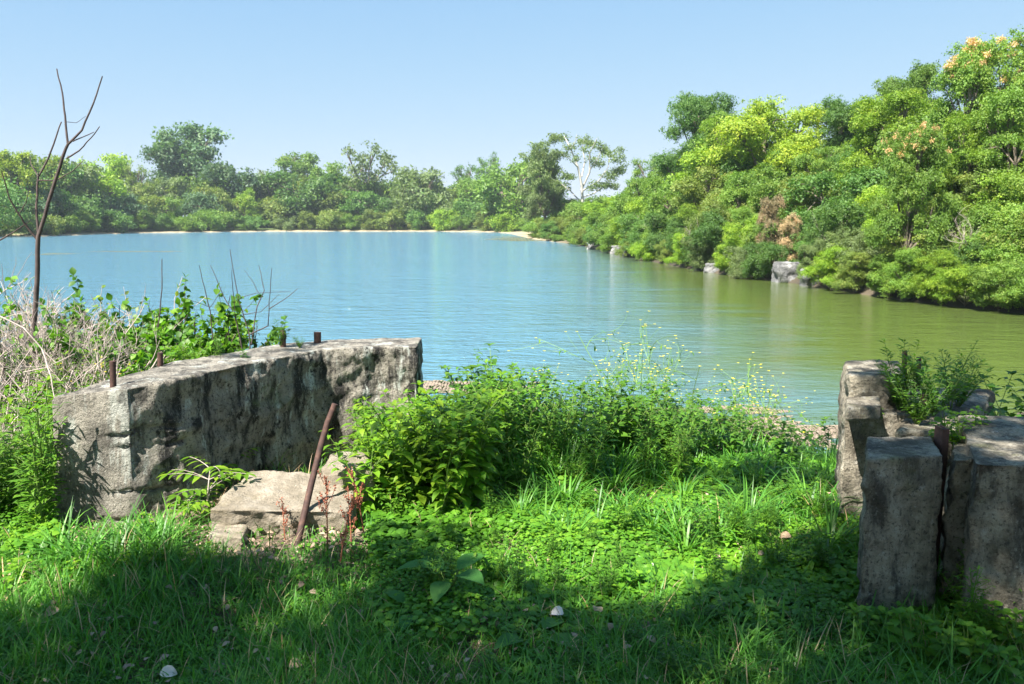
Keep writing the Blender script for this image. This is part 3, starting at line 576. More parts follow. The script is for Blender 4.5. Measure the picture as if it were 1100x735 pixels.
# rocks on the right bank
random.seed(3)
RK = [(846, 290, 15, 14, 'pale grey rock face on the right bank under the dry brush'), (872, 302, 12, 12, 'grey rock at the waterline right of the pale rock face'), (766, 288, 8, 7, 'jagged grey rock at the waterline, left of the pale rock face'), (752, 287, 7, 7, 'low dark rock left of the jagged grey rock at the waterline'),
      (640, 266, 9, 5, 'small grey rock at the waterline near the point'), (664, 272, 8, 6, 'grey rock at the waterline right of the small one near the point'), (676, 275, 7, 5, 'low pale rock at the waterline, third from the point')]
for k, (px, py, hw, hh, lab) in enumerate(RK):
    d = shore_d(px) + 0.15; p = at(px, rb_wat(px), WZ); s = hw / F * d; hgt = hh * 2 / F * d; cx, cy = p[0], p[1] + s * 0.25
    def mf(q, cx=cx, cy=cy, k=k): a = 0.5 * math.sin(k * 2.3); return (cx + q.x * math.cos(a) - q.y * math.sin(a), cy + q.x * math.sin(a) + q.y * math.cos(a), WZ - 0.15 + hgt * 0.42 + q.z)
    rough('rock', mf, (2 * s, 1.2 * s, hgt), (18, 12, 18), s * 0.3, s * 0.3, 40 + k, M_rock, lab, 'rock', freq=1.6 / s)

# ------------------------------------------------------------------ foreground plants
def stemline(h, lean, bend, n=6, rng=random):
    a = rng.uniform(0, 6.28); t = np.linspace(0, 1, n)
    return np.stack([math.cos(a) * (lean * t + bend * t * t) * h, math.sin(a) * (lean * t + bend * t * t) * h, h * t * (1 - 0.12 * (lean + bend) * t)], -1)
def weedmesh(seed, h, pairs, ll, lw, prof=LEAF, droop=0.9, nst=1, side=0.4, spread=0.25, up=0.25):
    rng = random.Random(seed); np.random.seed(seed); g = Geo(); s = Geo(); P, D, L = [], [], []
    for q in range(nst):
        sl_ = stemline(h * rng.uniform(0.7, 1), rng.uniform(0.0, spread), rng.uniform(0, spread), 8, rng)
        off = np.array([rng.gauss(0, 0.02), rng.gauss(0, 0.02), 0]); sl_ = sl_ + off
        tube(s, sl_, np.linspace(0.0045, 0.0018, 8), 5)
        a0 = rng.uniform(0, 6)
        for k in range(pairs):
            t = 0.12 + 0.88 * (k + 0.5) / pairs; b = np.array([np.interp(t * 7, range(8), sl_[:, c]) for c in range(3)])
            size = math.sin(min(1, 0.35 + t) * 2.2) * rng.uniform(0.75, 1.1) * (1.15 - 0.45 * t)
            for m in (0, 1):
                a = a0 + k * 1.57 + m * math.pi + rng.uniform(-.3, .3); d = np.array([math.cos(a), math.sin(a), rng.uniform(up - .2, up + .35)])
                pet = b + d * 0.02
                P.append(pet); D.append(d); L.append(ll * size)
                if rng.random() < side and t < 0.85:     # side branch with its own small leaves
                    e = b + d * ll * 0.9 + np.array([0, 0, ll * 0.5]); tube(s, [b, (b + e) / 2 + [0, 0, -.004], e], [0.002, 0.0016, 0.001], 4)
                    for w in range(4):
                        aa = rng.uniform(0, 6.28); P.append(b + (e - b) * (0.5 + 0.16 * w)); D.append(np.array([math.cos(aa), math.sin(aa), 0.3])); L.append(ll * size * 0.6)
        for m in range(4):
            a = m * 1.57 + a0; P.append(sl_[-1]); D.append(np.array([math.cos(a), math.sin(a), 0.9])); L.append(ll * 0.4)
    P = np.array(P); D = unit(np.array(D)); L = np.array(L); n = len(P)
    Nn = unit(np.cross(np.cross(D, [0, 0, 1]) + 1e-6, D)) + np.random.randn(n, 3) * 0.18
    blades(g, P, D, Nn, L, L * lw, prof, droop * np.random.uniform(0.5, 1.4, n), 0.22)
    return g.mesh('leaves', True), s.mesh('stem', True)
def put(name, meshes, mats, label, cat, loc, s=1, group=None, rz=None, names=('leaves', 'stem'), hs=None):
    t = thing(name, label, cat, loc, group, rz if rz is not None else random.uniform(0, 6.28)); t.scale = (s, s, hs or s)
    for nm, me, ma in zip(names, meshes, mats): link(nm, me, ma, t)
    return t
W_net = [weedmesh(100 + q, 0.62, 9, 0.14, 0.4, LEAF, 1.0, 3, .3, .4) for q in range(4)]         # light nettle-like
W_dark = [weedmesh(120 + q, 0.75, 8, 0.15, 0.62, HEART, 1.1, 2, .3, .4) for q in range(4)]       # broad dark
W_rag = [weedmesh(140 + q, 0.5, 11, 0.085, 0.26, LANCE, 0.8, 3, 0.7) for q in range(3)]   # narrow leaves
W_low = [weedmesh(160 + q, 0.22, 5, 0.075, 0.6, LEAF, 0.8, 3, 0.2) for q in range(3)]     # low broadleaf
random.seed(21)
# thicket: (px range, depth range, tops) placed so that tops follow the photo's outline
outline = lambda px: np.interp(px, [350, 380, 420, 460, 500, 520, 550, 600, 640, 700, 740, 800, 860, 900], [450, 425, 412, 408, 395, 375, 398, 402, 398, 418, 428, 442, 452, 470])
def thicket(n, x0, x1, d0, d1, lib, mat, label, group, slack=45, base=0.68):
    for q in range(n):
        px = random.uniform(x0, x1); d = random.uniform(d0, d1); p = atd(px, outline(px) + random.random() ** 1.3 * slack, d); z0 = gz(p[0], d)
        h = p[2] - z0
        if h < 0.12: continue
        k = random.randrange(len(lib)); put('weed', lib[k], (mat, M_stem), label, 'weed', (p[0], d, z0 - 0.01), min(h / base, 2.3) * random.uniform(.95, 1.05), group)
thicket(34, 375, 510, 4.35, 5.3, W_net, M_weedl, 'light green nettle-like weed in the bright clump right of the leaning rod', 'light nettle-like weeds beside the leaning rod', 70, 0.6)
thicket(26, 400, 580, 5.2, 6.2, W_net, M_weed, 'green nettle-like weed in the middle of the thicket between the walls', 'nettle-like weeds in the middle thicket', 50, 0.6)
thicket(85, 490, 735, 5.2, 6.6, W_dark, M_weedd, 'dark broad-leaved weed in the thicket against the blue water', 'dark weeds in the middle thicket', 60, 0.6)
thicket(26, 490, 740, 4.7, 5.4, W_rag, M_weed, 'narrow-leaved weed at the front of the dark thicket', 'narrow-leaved weeds in front of the dark thicket', 100, 0.5)
thicket(64, 690, 890, 5.4, 7.4, W_dark, M_weedd, 'scattered leafy weed at the water edge left of the right ruin', 'leafy weeds at the water edge', 28, 0.55)
thicket(10, 430, 470, 5.9, 6.8, W_rag, M_weedd, 'dark weed behind the far end of the left wall', 'weeds at the far end of the left wall', 30, 0.5)
LOWG = {}
def into(key, mesh, loc, rz, sc):              # add a mesh to a mass of plants nobody could count
    g = LOWG.setdefault(key, Geo()); n = len(mesh.vertices); V = np.empty(n * 3); mesh.vertices.foreach_get('co', V); V = V.reshape(-1, 3) * sc
    q = np.empty(len(mesh.loops), int); mesh.loops.foreach_get('vertex_index', q); r = np.empty(len(mesh.polygons)); mesh.attributes['rnd'].data.foreach_get('value', r)
    c, s_ = math.cos(rz), math.sin(rz); V = np.stack([V[:, 0] * c - V[:, 1] * s_, V[:, 0] * s_ + V[:, 1] * c, V[:, 2]], -1) + np.array(loc); g.add(V, q.reshape(-1, 4), r)
def low(n, pts, lib, mat, label, group, s0, s1):
    for q in range(n):
        (xa, ya), (xb, yb) = pts; p = at(random.uniform(xa, xb), random.uniform(ya, yb), 0); k = random.randrange(len(lib)); L_ = (p[0], p[1], gz(p[0], p[1]) - .01); sc = random.uniform(s0, s1)
        if group.endswith('right blocks'): put('weed', lib[k], (mat, M_stem), label, 'weed', L_, sc, group)
        else:
            rz = random.uniform(0, 6.28)
            for me in lib[k]: into(mat.name, me, L_, rz, sc)
thicket(8, 398, 455, 5.25, 5.8, W_net, M_weed, 'weed covering the foot of the far end of the left wall', 'weeds at the foot of the far wall end', 25, 0.6)
low(12, ((925, 640), (1095, 730)), W_low, M_weed, 'low broad-leaved weed at the foot of the right front blocks', 'low weeds at the foot of the right blocks', 0.8, 1.3)
low(4, ((1030, 650), (1095, 690)), W_rag, M_weed, 'slender upright weed against the big right block', 'slender weeds against the big right block', 0.5, 0.8)
low(14, ((780, 520), (905, 620)), W_rag, M_weed, 'feathery low weed left of the right ruin', 'feathery low weeds left of the right ruin', 0.35, 0.6)
low(16, ((400, 540), (880, 640)), W_low, M_cover, 'small soft weed standing out of the ground cover in the middle', 'small weeds in the ground cover', 0.5, 0.9)
low(10, ((0, 560), (220, 620)), W_low, M_weedl, 'small bright weed in the sunlit grass before the left wall', 'small weeds before the left wall', 0.5, 0.8)
low(22, ((430, 540), (880, 660)), W_rag, M_weedd, 'narrow-leaved low weed scattered in the ground cover of the middle foreground', 'scattered low weeds in the middle foreground', 0.3, 0.5)
low(18, ((400, 530), (900, 640)), W_net, M_weed, 'nettle-like low weed scattered between light weeds and right ruin', 'low nettle-like weeds in the middle', 0.28, 0.45)
low(40, ((1110, 450), (1700, 620)), W_dark, M_weed, 'leafy weeds right of the ruin', 'weeds right of the ruin', 0.4, 0.8)
low(30, ((-500, 440), (-40, 560)), W_net, M_weed, 'leafy weeds left of the wall', 'weeds left of the wall', 0.5, 1.0)
low(12, ((520, 640), (900, 740)), W_net, M_weedd, 'dull low weed in the shaded grass of the right foreground', 'low weeds in the shaded right foreground', 0.22, 0.36)
for nm_, g_ in LOWG.items(): tag(link('low_weeds', g_.mesh('low_weeds', True), bpy.data.materials[nm_]), 'low mixed weeds scattered through the grass and ground cover', 'weeds', kind='stuff')
# behind the left wall: tall rank weeds and bushes
def behind(n, x0, x1, d0, d1, ty0, ty1, lib, mat, label, group, base):
    for q in range(n):
        px = random.uniform(x0, x1); d = random.uniform(d0, d1); p = atd(px, random.uniform(ty0, ty1), d); z0 = gz(p[0], d); h = p[2] - z0
        k = random.randrange(len(lib)); put('weed', lib[k], (mat, M_stem), label, 'weed', (p[0], d, z0), max(0.3, min(1.9, h / base)), group)
behind(34, -30, 140, 4.7, 7.0, 385, 460, W_net, M_weedl, 'bright leafy weed in the overgrowth left of and behind the left wall', 'weeds behind the left wall', 0.6)
behind(14, -40, 50, 4.2, 5.2, 400, 520, W_rag, M_weed, 'narrow-leaved weed at the left edge beside the wall', 'weeds at the left edge', 0.5)
behind(14, 60, 240, 5.6, 7.0, 355, 392, W_rag, M_weedl, 'fine-leaved weed showing over the top of the left wall', 'weeds showing over the left wall', 0.5)

# leafy bushes with visible stems (left)
def bushmesh(seed, h, w, nst, ll, lw, nleaf, bare=0.0, levels=3):
    rng = random.Random(seed); np.random.seed(seed); s = Geo(); g = Geo(); P = []; D = []
    def grow(p, d, L, r, lev):
        n = 5; pts = [p]; 
        for k in range(n):
            d = unit(d + np.array([rng.gauss(0, .16), rng.gauss(0, .16), rng.gauss(0.03, .1)])); pts.append(pts[-1] + d * L / n)
        tube(s, pts, np.linspace(r, r * 0.45, n + 1), 5 if lev == levels else 3)
        if lev <= 1 or rng.random() > .2:
            for q in range(nleaf):
                t = rng.random(); i_ = min(n - 1, int(t * n)); P.append(pts[i_] + (pts[i_ + 1] - pts[i_]) * (t * n - i_)); D.append(unit(d * 0.5 + np.random.randn(3)))
        if lev > 0:
            for q in range(rng.randint(3, 4)):
                t = rng.uniform(.3, 1); i_ = min(n - 1, int(t * n)); a = unit(np.random.randn(3) + [0, 0, .3])
                grow(pts[i_], unit(d * 0.9 + a * 0.8), L * rng.uniform(.4, .65), r * .5, lev - 1)
    for q in range(nst):
        a = rng.uniform(0, 6.28); grow(np.array([rng.gauss(0, .05), rng.gauss(0, .05), 0.0]), unit(np.array([math.cos(a) * w, math.sin(a) * w, 1.0])), h * rng.uniform(.55, .75), 0.009, levels)
    P = np.array(P).reshape(-1, 3); D = np.array(D).reshape(-1, 3)
    if len(P): 
        Nn = np.array([0, 0, 1.0]) + np.random.randn(len(P), 3) * .5; LL = ll * np.random.uniform(.6, 1.2, len(P)); blades(g, P, D, Nn, LL, LL * lw, LEAF, .5, .2)
        return g.mesh('leaves', True), s.mesh('branches', True)
    return (s.mesh('branches', True),)
B_leafy = [bushmesh(200 + q, 1.0, .5, 9, .046, .75, 15, levels=2) for q in range(2)]
B_thin = [bushmesh(210 + q, 1.0, .6, 6, .042, .6, 4, levels=2) for q in range(2)]
B_bare = [bushmesh(220 + q, 1.0, .7, 7, .03, .5, 0, levels=3) for q in range(3)]
def bush(lib, k, px, top, d, mats, label, cat='bush', name='bush', group=None, names=('leaves', 'branches')):
    p = atd(px, top, d); z0 = gz(p[0], d); h = p[2] - z0
    return put(name, lib[k % len(lib)], mats, label, cat, (p[0], d, z0 - .02), h, group, names=names)
bush(B_leafy, 0, 168, 276, 6.9, (M_weedd, M_dead), 'leafy bush with small round dark leaves rising behind the left wall')
bush(B_leafy, 1, 132, 296, 7.3, (M_weed, M_dead), 'smaller leafy bush left of the round-leaved bush behind the wall')
bush(B_leafy, 1, 215, 325, 7.0, (M_weedd, M_dead), 'low leafy bush right of the round-leaved bush behind the wall')
bush(B_thin, 0, 12, 255, 7.4, (M_weed, M_twig), 'tall green bush at the left edge behind the bare sapling')
bush(B_thin, 1, -22, 240, 6.6, (M_weed, M_twig), 'dark green bush cut by the left edge of the photo')
for q, (px, top, d, lab) in enumerate([(152, 305, 6.4, 'dark-leaved bush close behind the bolt on the left wall'), (195, 300, 7.6, 'dark-leaved bush between round-leaved bush and the bare twigs'), (35, 268, 8.2, 'green bush right behind the trunk of the bare sapling'), (70, 315, 8.0, 'small-leaved green bush behind the tangle of pinkish twigs'), (-5, 290, 5.9, 'leafy bush low at the left edge of the photo'), (110, 300, 8.4, 'loose green bush against the water right of the sapling'), (25, 330, 6.2, 'green bush among the bare twigs under the sapling')]):
    bush(B_leafy if px > 120 else B_thin, q, px, top, d, ((M_weed, M_weedl)[q % 2], M_dead), lab)
bush(B_thin, 0, 80, 285, 7.6, (GREEN['grey-green'], M_twig), 'thin grey-leaved bush just right of the bare sapling')
bush(B_thin, 1, 55, 300, 6.8, (GREEN['grey-green'], M_twig), 'wispy grey-leaved bush around the foot of the bare sapling')
bush(B_thin, 0, 100, 262, 8.2, (GREEN['bright green'], M_twig), 'loose pale-leaved sprig rising beside the sapling over the water')
for k, (px, top, d, lab) in enumerate([(60, 292, 6.2, 'tangle of bare pinkish grey twigs behind the near end of the left wall'), (15, 295, 5.8, 'tangle of bare grey twigs at the left edge of the photo'), (95, 305, 7.0, 'fan of bare pale twigs right of the sapling'), (5, 268, 6.8, 'tall bare brush behind the twigs at the left edge'), (40, 400, 4.9, 'low bare grey twigs beside the near end of the left wall'), (75, 280, 6.6, 'tall bare grey twigs right against the sapling trunk'), (30, 280, 6.4, 'dense bare grey brush left of the sapling trunk'), (112, 330, 6.1, 'low bare twigs above the bolt at the near wall end'), (-15, 320, 5.4, 'bare brush cut by the left edge of the photo'), (104, 305, 5.9, 'sunlit fan of bare pinkish twigs reaching toward the water'), (50, 325, 5.3, 'sunlit bare grey brush in front of the sapling foot')]):
    bush(B_bare, k, px, top, d, (M_twig,), lab, 'dead brush', 'dead_brush', names=('branches',))
for k, (px, top, d, lab) in enumerate([(1035, 215, 30.5, 'grey bare branches showing in the bushes at the far right of the bank'), (905, 205, 38, 'grey bare branches above the dry brush on the right bank'), (765, 225, 49, 'pale bare branches in the bushes under the tall dark bank tree'), (702, 222, 64, 'small bare branches in the bushes at the left of the right bank'), (960, 235, 33.5, 'bare grey branches in the bushes below the lower orange-seeded tree')]):
    bush(B_bare, k, px, top, d, (M_twig,), lab, 'dead brush', 'dead_brush', names=('branches',))
# bare twig saplings over the wall
def polys(name, specs, depth, mat, label, cat, root_py, jy=0.05, sides=6, part='branch'):
    """traced bare plant with real thickness and depth spread; first poly is the trunk"""
    base = atd(specs[0][0][0][0], root_py, depth); z0 = min(base[2], gz(base[0], depth)); t = thing(name, label, cat, (base[0], depth, z0))
    rng = random.Random(len(label))
    for k, (pts, w0, w1) in enumerate(specs):
        g = Geo(); yo = 0 if k == 0 else rng.uniform(-jy, jy) * 4
        dense = []
        for a, b in zip(pts[:-1], pts[1:]): dense += [(a[0] + (b[0] - a[0]) * f + rng.uniform(-.5, .5) * (f > 0), a[1] + (b[1] - a[1]) * f) for f in (0, .33, .66)]
        dense.append(pts[-1]); m = len(dense)
        P = [atd(q[0], q[1], depth + yo * (i_ / m)) - np.array([base[0], depth, z0]) for i_, q in enumerate(dense)]
        tube(g, P, np.linspace(w0, w1, m) * (0.6 if k else 0.58) / F * depth / 2, sides); link('trunk' if k == 0 else part, g.mesh(part, True), mat, t)
    return t
polys('dead_sapling', [([(30, 430), (36, 370), (40, 300), (41, 255), (44, 245), (56, 205), (67, 170), (73, 155)], 10, 5),
    ([(73, 155), (70, 125), (67, 100), (61, 74)], 4, 2), ([(73, 155), (88, 140), (100, 112), (110, 82)], 4.2, 2), ([(72, 170), (85, 162), (98, 148), (107, 136)], 3, 1.5), ([(78, 152), (92, 146), (101, 142)], 2.2, 1.2),
    ([(41, 250), (39, 220), (41, 190), (52, 170), (60, 148), (66, 131)], 4.5, 2), ([(41, 190), (34, 178), (32, 168)], 2.5, 1.2), ([(41, 194), (60, 194), (78, 184), (89, 173)], 2.8, 1.2),
    ([(40, 258), (28, 242), (20, 230), (10, 213), (2, 185)], 4, 1.8), ([(21, 229), (28, 218), (31, 205)], 2, 1), ([(0, 258), (14, 250), (32, 238)], 3, 1.2), ([(71, 131), (82, 132), (92, 125)], 1.2, .6)],
    6.3, M_dead, 'bare dead sapling with forked dark branches at the left edge, against the sky', 'dead sapling', 430)
tw = [([(270, 392), (267, 355), (257, 325), (247, 268)], 3, 1.2), ([(260, 375), (253, 340), (240, 318), (226, 285)], 2.6, 1), ([(270, 370), (276, 330), (284, 312), (278, 285)], 2.4, 1), ([(267, 360), (288, 350), (289, 325), (292, 288)], 2.4, 1), ([(289, 332), (305, 322), (320, 310)], 1.6, .8), ([(262, 338), (280, 335), (300, 316)], 1.5, .7), ([(258, 320), (275, 315), (312, 313)], 1.3, .6), ([(231, 392), (226, 335), (220, 310), (214, 285)], 2.4, 1), ([(226, 330), (212, 325), (198, 320)], 1.3, .6), ([(226, 330), (234, 318), (238, 308)], 1.2, .6), ([(253, 345), (250, 310), (249, 290)], 1.6, .8), ([(278, 315), (270, 300), (262, 290)], 1.2, .6)]
polys('bare_twigs', tw, 6.6, M_dead, 'bunch of thin bare twigs against the water behind the left wall', 'twigs', 400)
polys('bare_stick', [([(168, 410), (170, 350), (174, 310), (174, 278)], 3, 1.4)], 6.5, M_dead, 'single straight bare stick among the round-leaved bush', 'stick', 410)
polys('bare_branch', [([(0, 340), (25, 352), (45, 375), (60, 390)], 3, 2), ([(45, 375), (55, 405), (60, 440)], 2.5, 1.5), ([(25, 400), (50, 395), (80, 380)], 2, 1)], 4.6, M_twig, 'forked pale bare branch at the left edge beside the wall', 'branch', 340)
# weeds on top of the walls
def fluffy(seed, h, n, w):
    np.random.seed(seed); g = Geo(); s = Geo(); P = []; D = []
    for q in range(n):
        a = np.random.rand() * 6.28; l = np.random.rand() ** .5 * w; hh = h * np.random.uniform(.5, 1)
        pts = [np.array([math.cos(a) * l * t * .9, math.sin(a) * l * t * .9, hh * t]) for t in np.linspace(0, 1, 6)]; tube(s, pts, np.linspace(.0022, .0008, 6), 3)
        for k in range(34):
            t = np.random.uniform(.15, 1); i_ = min(4, int(t * 5)); P.append(pts[i_] + (pts[i_ + 1] - pts[i_]) * (t * 5 - i_)); b = np.random.rand() * 6.28; D.append([math.cos(b), math.sin(b), np.random.uniform(.2, 1)])
    P = np.array(P); LL = np.random.uniform(.02, .045, len(P)); blades(g, P, np.array(D), np.array([0, 0, 1.]) + np.random.randn(len(P), 3) * .3, LL, LL * .22, LANCE, .5, .2, mid=False)
    return g.mesh('leaves', True), s.mesh('stem', True)
FL = [fluffy(300, .3, 16, .12), fluffy(301, .3, 22, .2)]
def onwall(px, top, base_py, z, lib, k, mat, label, hh):
    p = at(px, base_py, z); t_ = atd(px, top, p[1]); h = max(.05, t_[2] - p[2]); put('weed', lib[k], (mat, M_stem), label, 'weed', (p[0], p[1], p[2] - .015), h / hh)
onwall(210, 362, 398, ZT - .1, FL, 1, M_weedl, 'fluffy pale green weed behind the middle of the left wall', .3)
onwall(188, 368, 403, ZT - .15, FL, 0, M_weedl, 'fluffy pale green weed left of the largest one on the left wall', .3)
onwall(235, 355, 389, ZT - .05, W_rag, 0, M_weed, 'dark narrow-leaved weed on the back edge of the left wall', .5)
onwall(302, 340, 372, ZT, FL, 0, M_weedd, 'small dark upright weed on top of the left wall', .3)
onwall(322, 358, 372, ZT, FL, 1, M_weed, 'small low tuft on top of the left wall beside the stub', .3)
onwall(262, 372, 386, ZT - .02, W_low, 0, M_weed, 'tiny leafy sprout on top of the left wall under the bare twigs', .22)
onwall(966, 360, 440, .62, FL, 0, M_weed, 'feathery weed leaning left on top of the right ruin', .3)
onwall(1003, 372, 445, .6, FL, 1, M_weed, 'bushy feathery weed in the middle of the right ruin', .3)
onwall(1022, 358, 440, .6, W_rag, 1, M_weedd, 'tall narrow-leaved weed on top of the right ruin', .5)
onwall(985, 388, 455, .6, FL, 1, M_weedd, 'dark feathery weed behind the thick rusty bolt', .3)
onwall(1030, 378, 436, .6, FL, 1, M_weedd, 'dense feathery weed right of the tall weed on the right ruin', .3)
onwall(978, 385, 430, .65, W_rag, 2, M_weed, 'narrow-leaved weed at the left of the right ruin top', .5)
onwall(1052, 436, 462, .64, W_low, 1, M_weed, 'broad-leaved sprout spilling over the big right block', .22)
onwall(1024, 444, 480, .6, W_low, 0, M_weedl, 'bright broad-leaved sprout in front of the rusty post top', .22)
onwall(1012, 432, 476, .6, W_low, 1, M_weedl, 'bright broad-leaved sprout over the rusty post', .22)
onwall(1036, 430, 474, .6, W_low, 2, M_weedl, 'bright broad-leaved sprout right of the rusty post', .22)
onwall(941, 430, 448, .62, W_low, 0, M_weedd, 'tiny dark sprout growing beside the small thin slab', .22)
for q, (px, top, d) in enumerate([(1050, 400, 5.4), (1072, 405, 5.6), (1096, 412, 5.3), (1120, 408, 5.7), (1066, 425, 4.9), (1090, 428, 4.8), (1112, 430, 4.7), (1045, 415, 5.2), (1084, 415, 5.1), (1103, 420, 5.0), (1058, 410, 5.7), (1125, 425, 5.0)]):
    p = atd(px, top, d); z0 = gz(p[0], d); put('weed', W_dark[q % 4], (M_weedd, M_stem), 'dark leafy weed growing behind the big block at the right edge', 'weed', (p[0], d, z0), (p[2] - z0) / .58, 'dark weeds behind the big right block')
# compound-leaf sprouts by the left wall
def sprout(seed, h, nfr):
    rng = random.Random(seed); np.random.seed(seed); g = Geo(); s = Geo(); P, D, L = [], [], []
    st = stemline(h * .6, .15, .1, 5, rng); tube(s, st, np.linspace(.006, .003, 5), 5)
    for q in range(nfr):
        a = q * 2.4 + rng.uniform(-.3, .3); b = st[min(4, 1 + q % 4)]; l = h * rng.uniform(.4, .6); pts = [b + np.array([math.cos(a) * l * t, math.sin(a) * l * t, l * (.55 * t - .35 * t * t)]) for t in np.linspace(0, 1, 6)]
        tube(s, pts, np.linspace(.0025, .001, 6), 4)
        for k in range(1, 6):
            for m in (-1, 1): P.append(pts[k]); D.append([math.cos(a + m * 1.1), math.sin(a + m * 1.1), .05]); L.append(h * .19)
        P.append(pts[-1]); D.append([math.cos(a), math.sin(a), 0]); L.append(h * .2)
    P = np.array(P); L = np.array(L) * np.random.uniform(.8, 1.1, len(P)); blades(g, P, np.array(D), np.array([0, 0, 1.]) + np.random.randn(len(P), 3) * .2, L, L * .36, LEAF, .6, .2)
    return g.mesh('leaves', True), s.mesh('stem', True)
SP = [sprout(401, .42, 11), sprout(402, .36, 9), sprout(403, .3, 8)]
for k, (px, py, s, lab) in enumerate([(222, 545, 1, 'leafy sprout with paired leaflets between left wall and limestone slab'), (250, 515, .85, 'smaller paired-leaflet sprout behind the left corner of the limestone slab'), (205, 552, .7, 'low paired-leaflet sprout at the foot of the left wall')]):
    p = at(px, py, 0); put('sprout', SP[k], (M_weedl, M_twig), lab, 'sprout', (p[0], p[1], gz(p[0], p[1])), s)
# red-brown dock seed stalks
def dockstalk(seed, h):
    rng = random.Random(seed); np.random.seed(seed); s = Geo(); g = Geo(); st = stemline(h, .12, .08, 8, rng); tube(s, st, np.linspace(.004, .002, 8), 5)
    def spike(a, b):
        m = int(np.linalg.norm(b - a) / .0035); t = np.random.rand(m)[:, None]; P = a + (b - a) * t + np.random.randn(m, 3) * .006; diamonds(g, P, unit(np.random.randn(m, 3)), .011, .009)
    spike(st[4], st[7])
    for q in range(7):
        i_ = rng.randint(2, 6); a = rng.uniform(0, 6.28); b = st[i_] + np.array([math.cos(a) * .35, math.sin(a) * .35, .8]) * h * rng.uniform(.2, .35); tube(s, [st[i_], (st[i_] + b) / 2 + [0, 0, -.006], b], .0016, 4); spike(st[i_] + (b - st[i_]) * .3, b)
    return g.mesh('seeds'), s.mesh('stem')
for k, (px, py, h, lab) in enumerate([(352, 590, .42, 'tallest red-brown seed stalk right of the leaning rod'), (378, 592, .34, 'red-brown seed stalk against the light weeds'), (366, 600, .25, 'short red-brown seed stalk between two taller ones'), (306, 578, .22, 'small red-brown seed stalk left of the leaning rod'), (392, 580, .42, 'red-brown seed stalk half hidden in the light weeds')]):
    p = at(px, py, 0); put('seed_stalk', dockstalk(500 + k, h), (M_reddock, M_reddock), lab, 'seed stalk', (p[0], p[1], gz(p[0], p[1])), 1, names=('seeds', 'stem'))
# big dock leaves
def dockplant(seed, nl, L0, h):
    rng = random.Random(seed); np.random.seed(seed); t = []
    g = Geo(); s = Geo()
    for q in range(nl):
        a = q * 6.28 / nl + rng.uniform(-.4, .4); b = np.array([math.cos(a) * .06, math.sin(a) * .06, h * rng.uniform(.6, 1)]); tube(s, [(0, 0, 0), b * [.4, .4, .55], b], [.006, .005, .004], 5)
        blades(g, [b], [[math.cos(a), math.sin(a), rng.uniform(.0, .5)]], [[0, 0, 1]], L0 * rng.uniform(.75, 1.1), L0 * rng.uniform(.42, .55), [.2, .8, 1, .95, .75, .4, .04], rng.uniform(.5, 1.0), .28)
    return g.mesh('leaves', True), s.mesh('stems', True)
for k, (px, py, nl, L0, h, lab) in enumerate([(482, 640, 5, .2, .15, 'clump of big upright dock leaves in the shade, middle foreground'), (575, 690, 4, .17, .05, 'spreading dock plant left of the pale dead leaf'), (445, 660, 3, .14, .07, 'small dock plant left of the big upright dock'), (832, 728, 3, .13, .04, 'dock leaf at the bottom edge of the photo, in front of the right ruin'), (90, 592, 4, .12, .05, 'dock plant in the sunny grass before the near end of the left wall')]):
    p = at(px, py, 0); put('dock_plant', dockplant(600 + k, nl, L0, h), (M_dock, M_stem), lab, 'dock plant', (p[0], p[1], gz(p[0], p[1])), 1, names=('leaves', 'stems'))
# mustard with yellow flowers
def mustard(seed, h, fl=26):
    rng = random.Random(seed); np.random.seed(seed); s = Geo(); g = Geo(); y = Geo(); tips = []; lp = []; ld = []
    def grow(p, d, L, r, lev):
        pts = [p]; cv = np.random.randn(3) * .12
        for k in range(6): d = unit(d + cv + np.random.randn(3) * .07); pts.append(pts[-1] + d * L / 6)
        tube(s, pts, np.linspace(r, r * .5, 7), 4); tips.append(pts[-1])
        for q in range(2): lp.append(pts[rng.randint(0, 4)]); ld.append(unit(np.random.randn(3)))
        if lev:
            for q in range(rng.randint(3, 5)):
                i_ = rng.randint(1, 5); grow(pts[i_], unit(d + unit(np.random.randn(3)) * .9), L * rng.uniform(.4, .6), r * .62, lev - 1)
    grow(np.zeros(3), np.array([0, 0, 1.]), h * .72, .0035, 2)
    rng.shuffle(tips)
    for p in tips[:fl]:
        for q in range(4): a = q * 1.57; blades(y, [p], [[math.cos(a), math.sin(a), .4]], [[0, 0, 1]], .011, .009, [.4, 1, .6], .3, 0, mid=False)
    lp = np.array(lp); L = np.random.uniform(.02, .05, len(lp)); blades(g, lp, np.array(ld), [0, 0, 1], L, L * .3, LANCE, .6, .2)
    return y.mesh('flowers'), s.mesh('stems'), g.mesh('leaves')
MU = [mustard(700 + q, 1.0) for q in range(4)]
for k, (px, top, d) in enumerate([(640, 345, 6.6), (662, 300, 6.9), (690, 322, 6.4), (715, 335, 6.8), (735, 345, 7.2), (770, 375, 7.0), (800, 380, 6.6), (820, 372, 7.4), (845, 365, 7.8), (870, 378, 7.2), (676, 330, 6.2), (705, 300, 6.7), (725, 365, 6.5), (745, 330, 7.0), (785, 360, 7.2), (810, 350, 6.9), (830, 395, 7.0), (855, 400, 6.8), (650, 380, 6.5), (668, 350, 7.3), (615, 370, 6.9), (755, 395, 6.3), (695, 360, 7.2), (590, 360, 7.2), (880, 440, 6.6)]):
    p = atd(px, top, d); z0 = gz(p[0], d)
    put('wildflower', MU[k % 4], (M_yellow, M_stemw, M_weed), 'tall wispy weed with tiny yellow flowers, against the water', 'wildflower', (p[0], d, z0), (p[2] - z0), 'wispy yellow wildflowers in front of the water', names=('flowers', 'stems', 'leaves'))
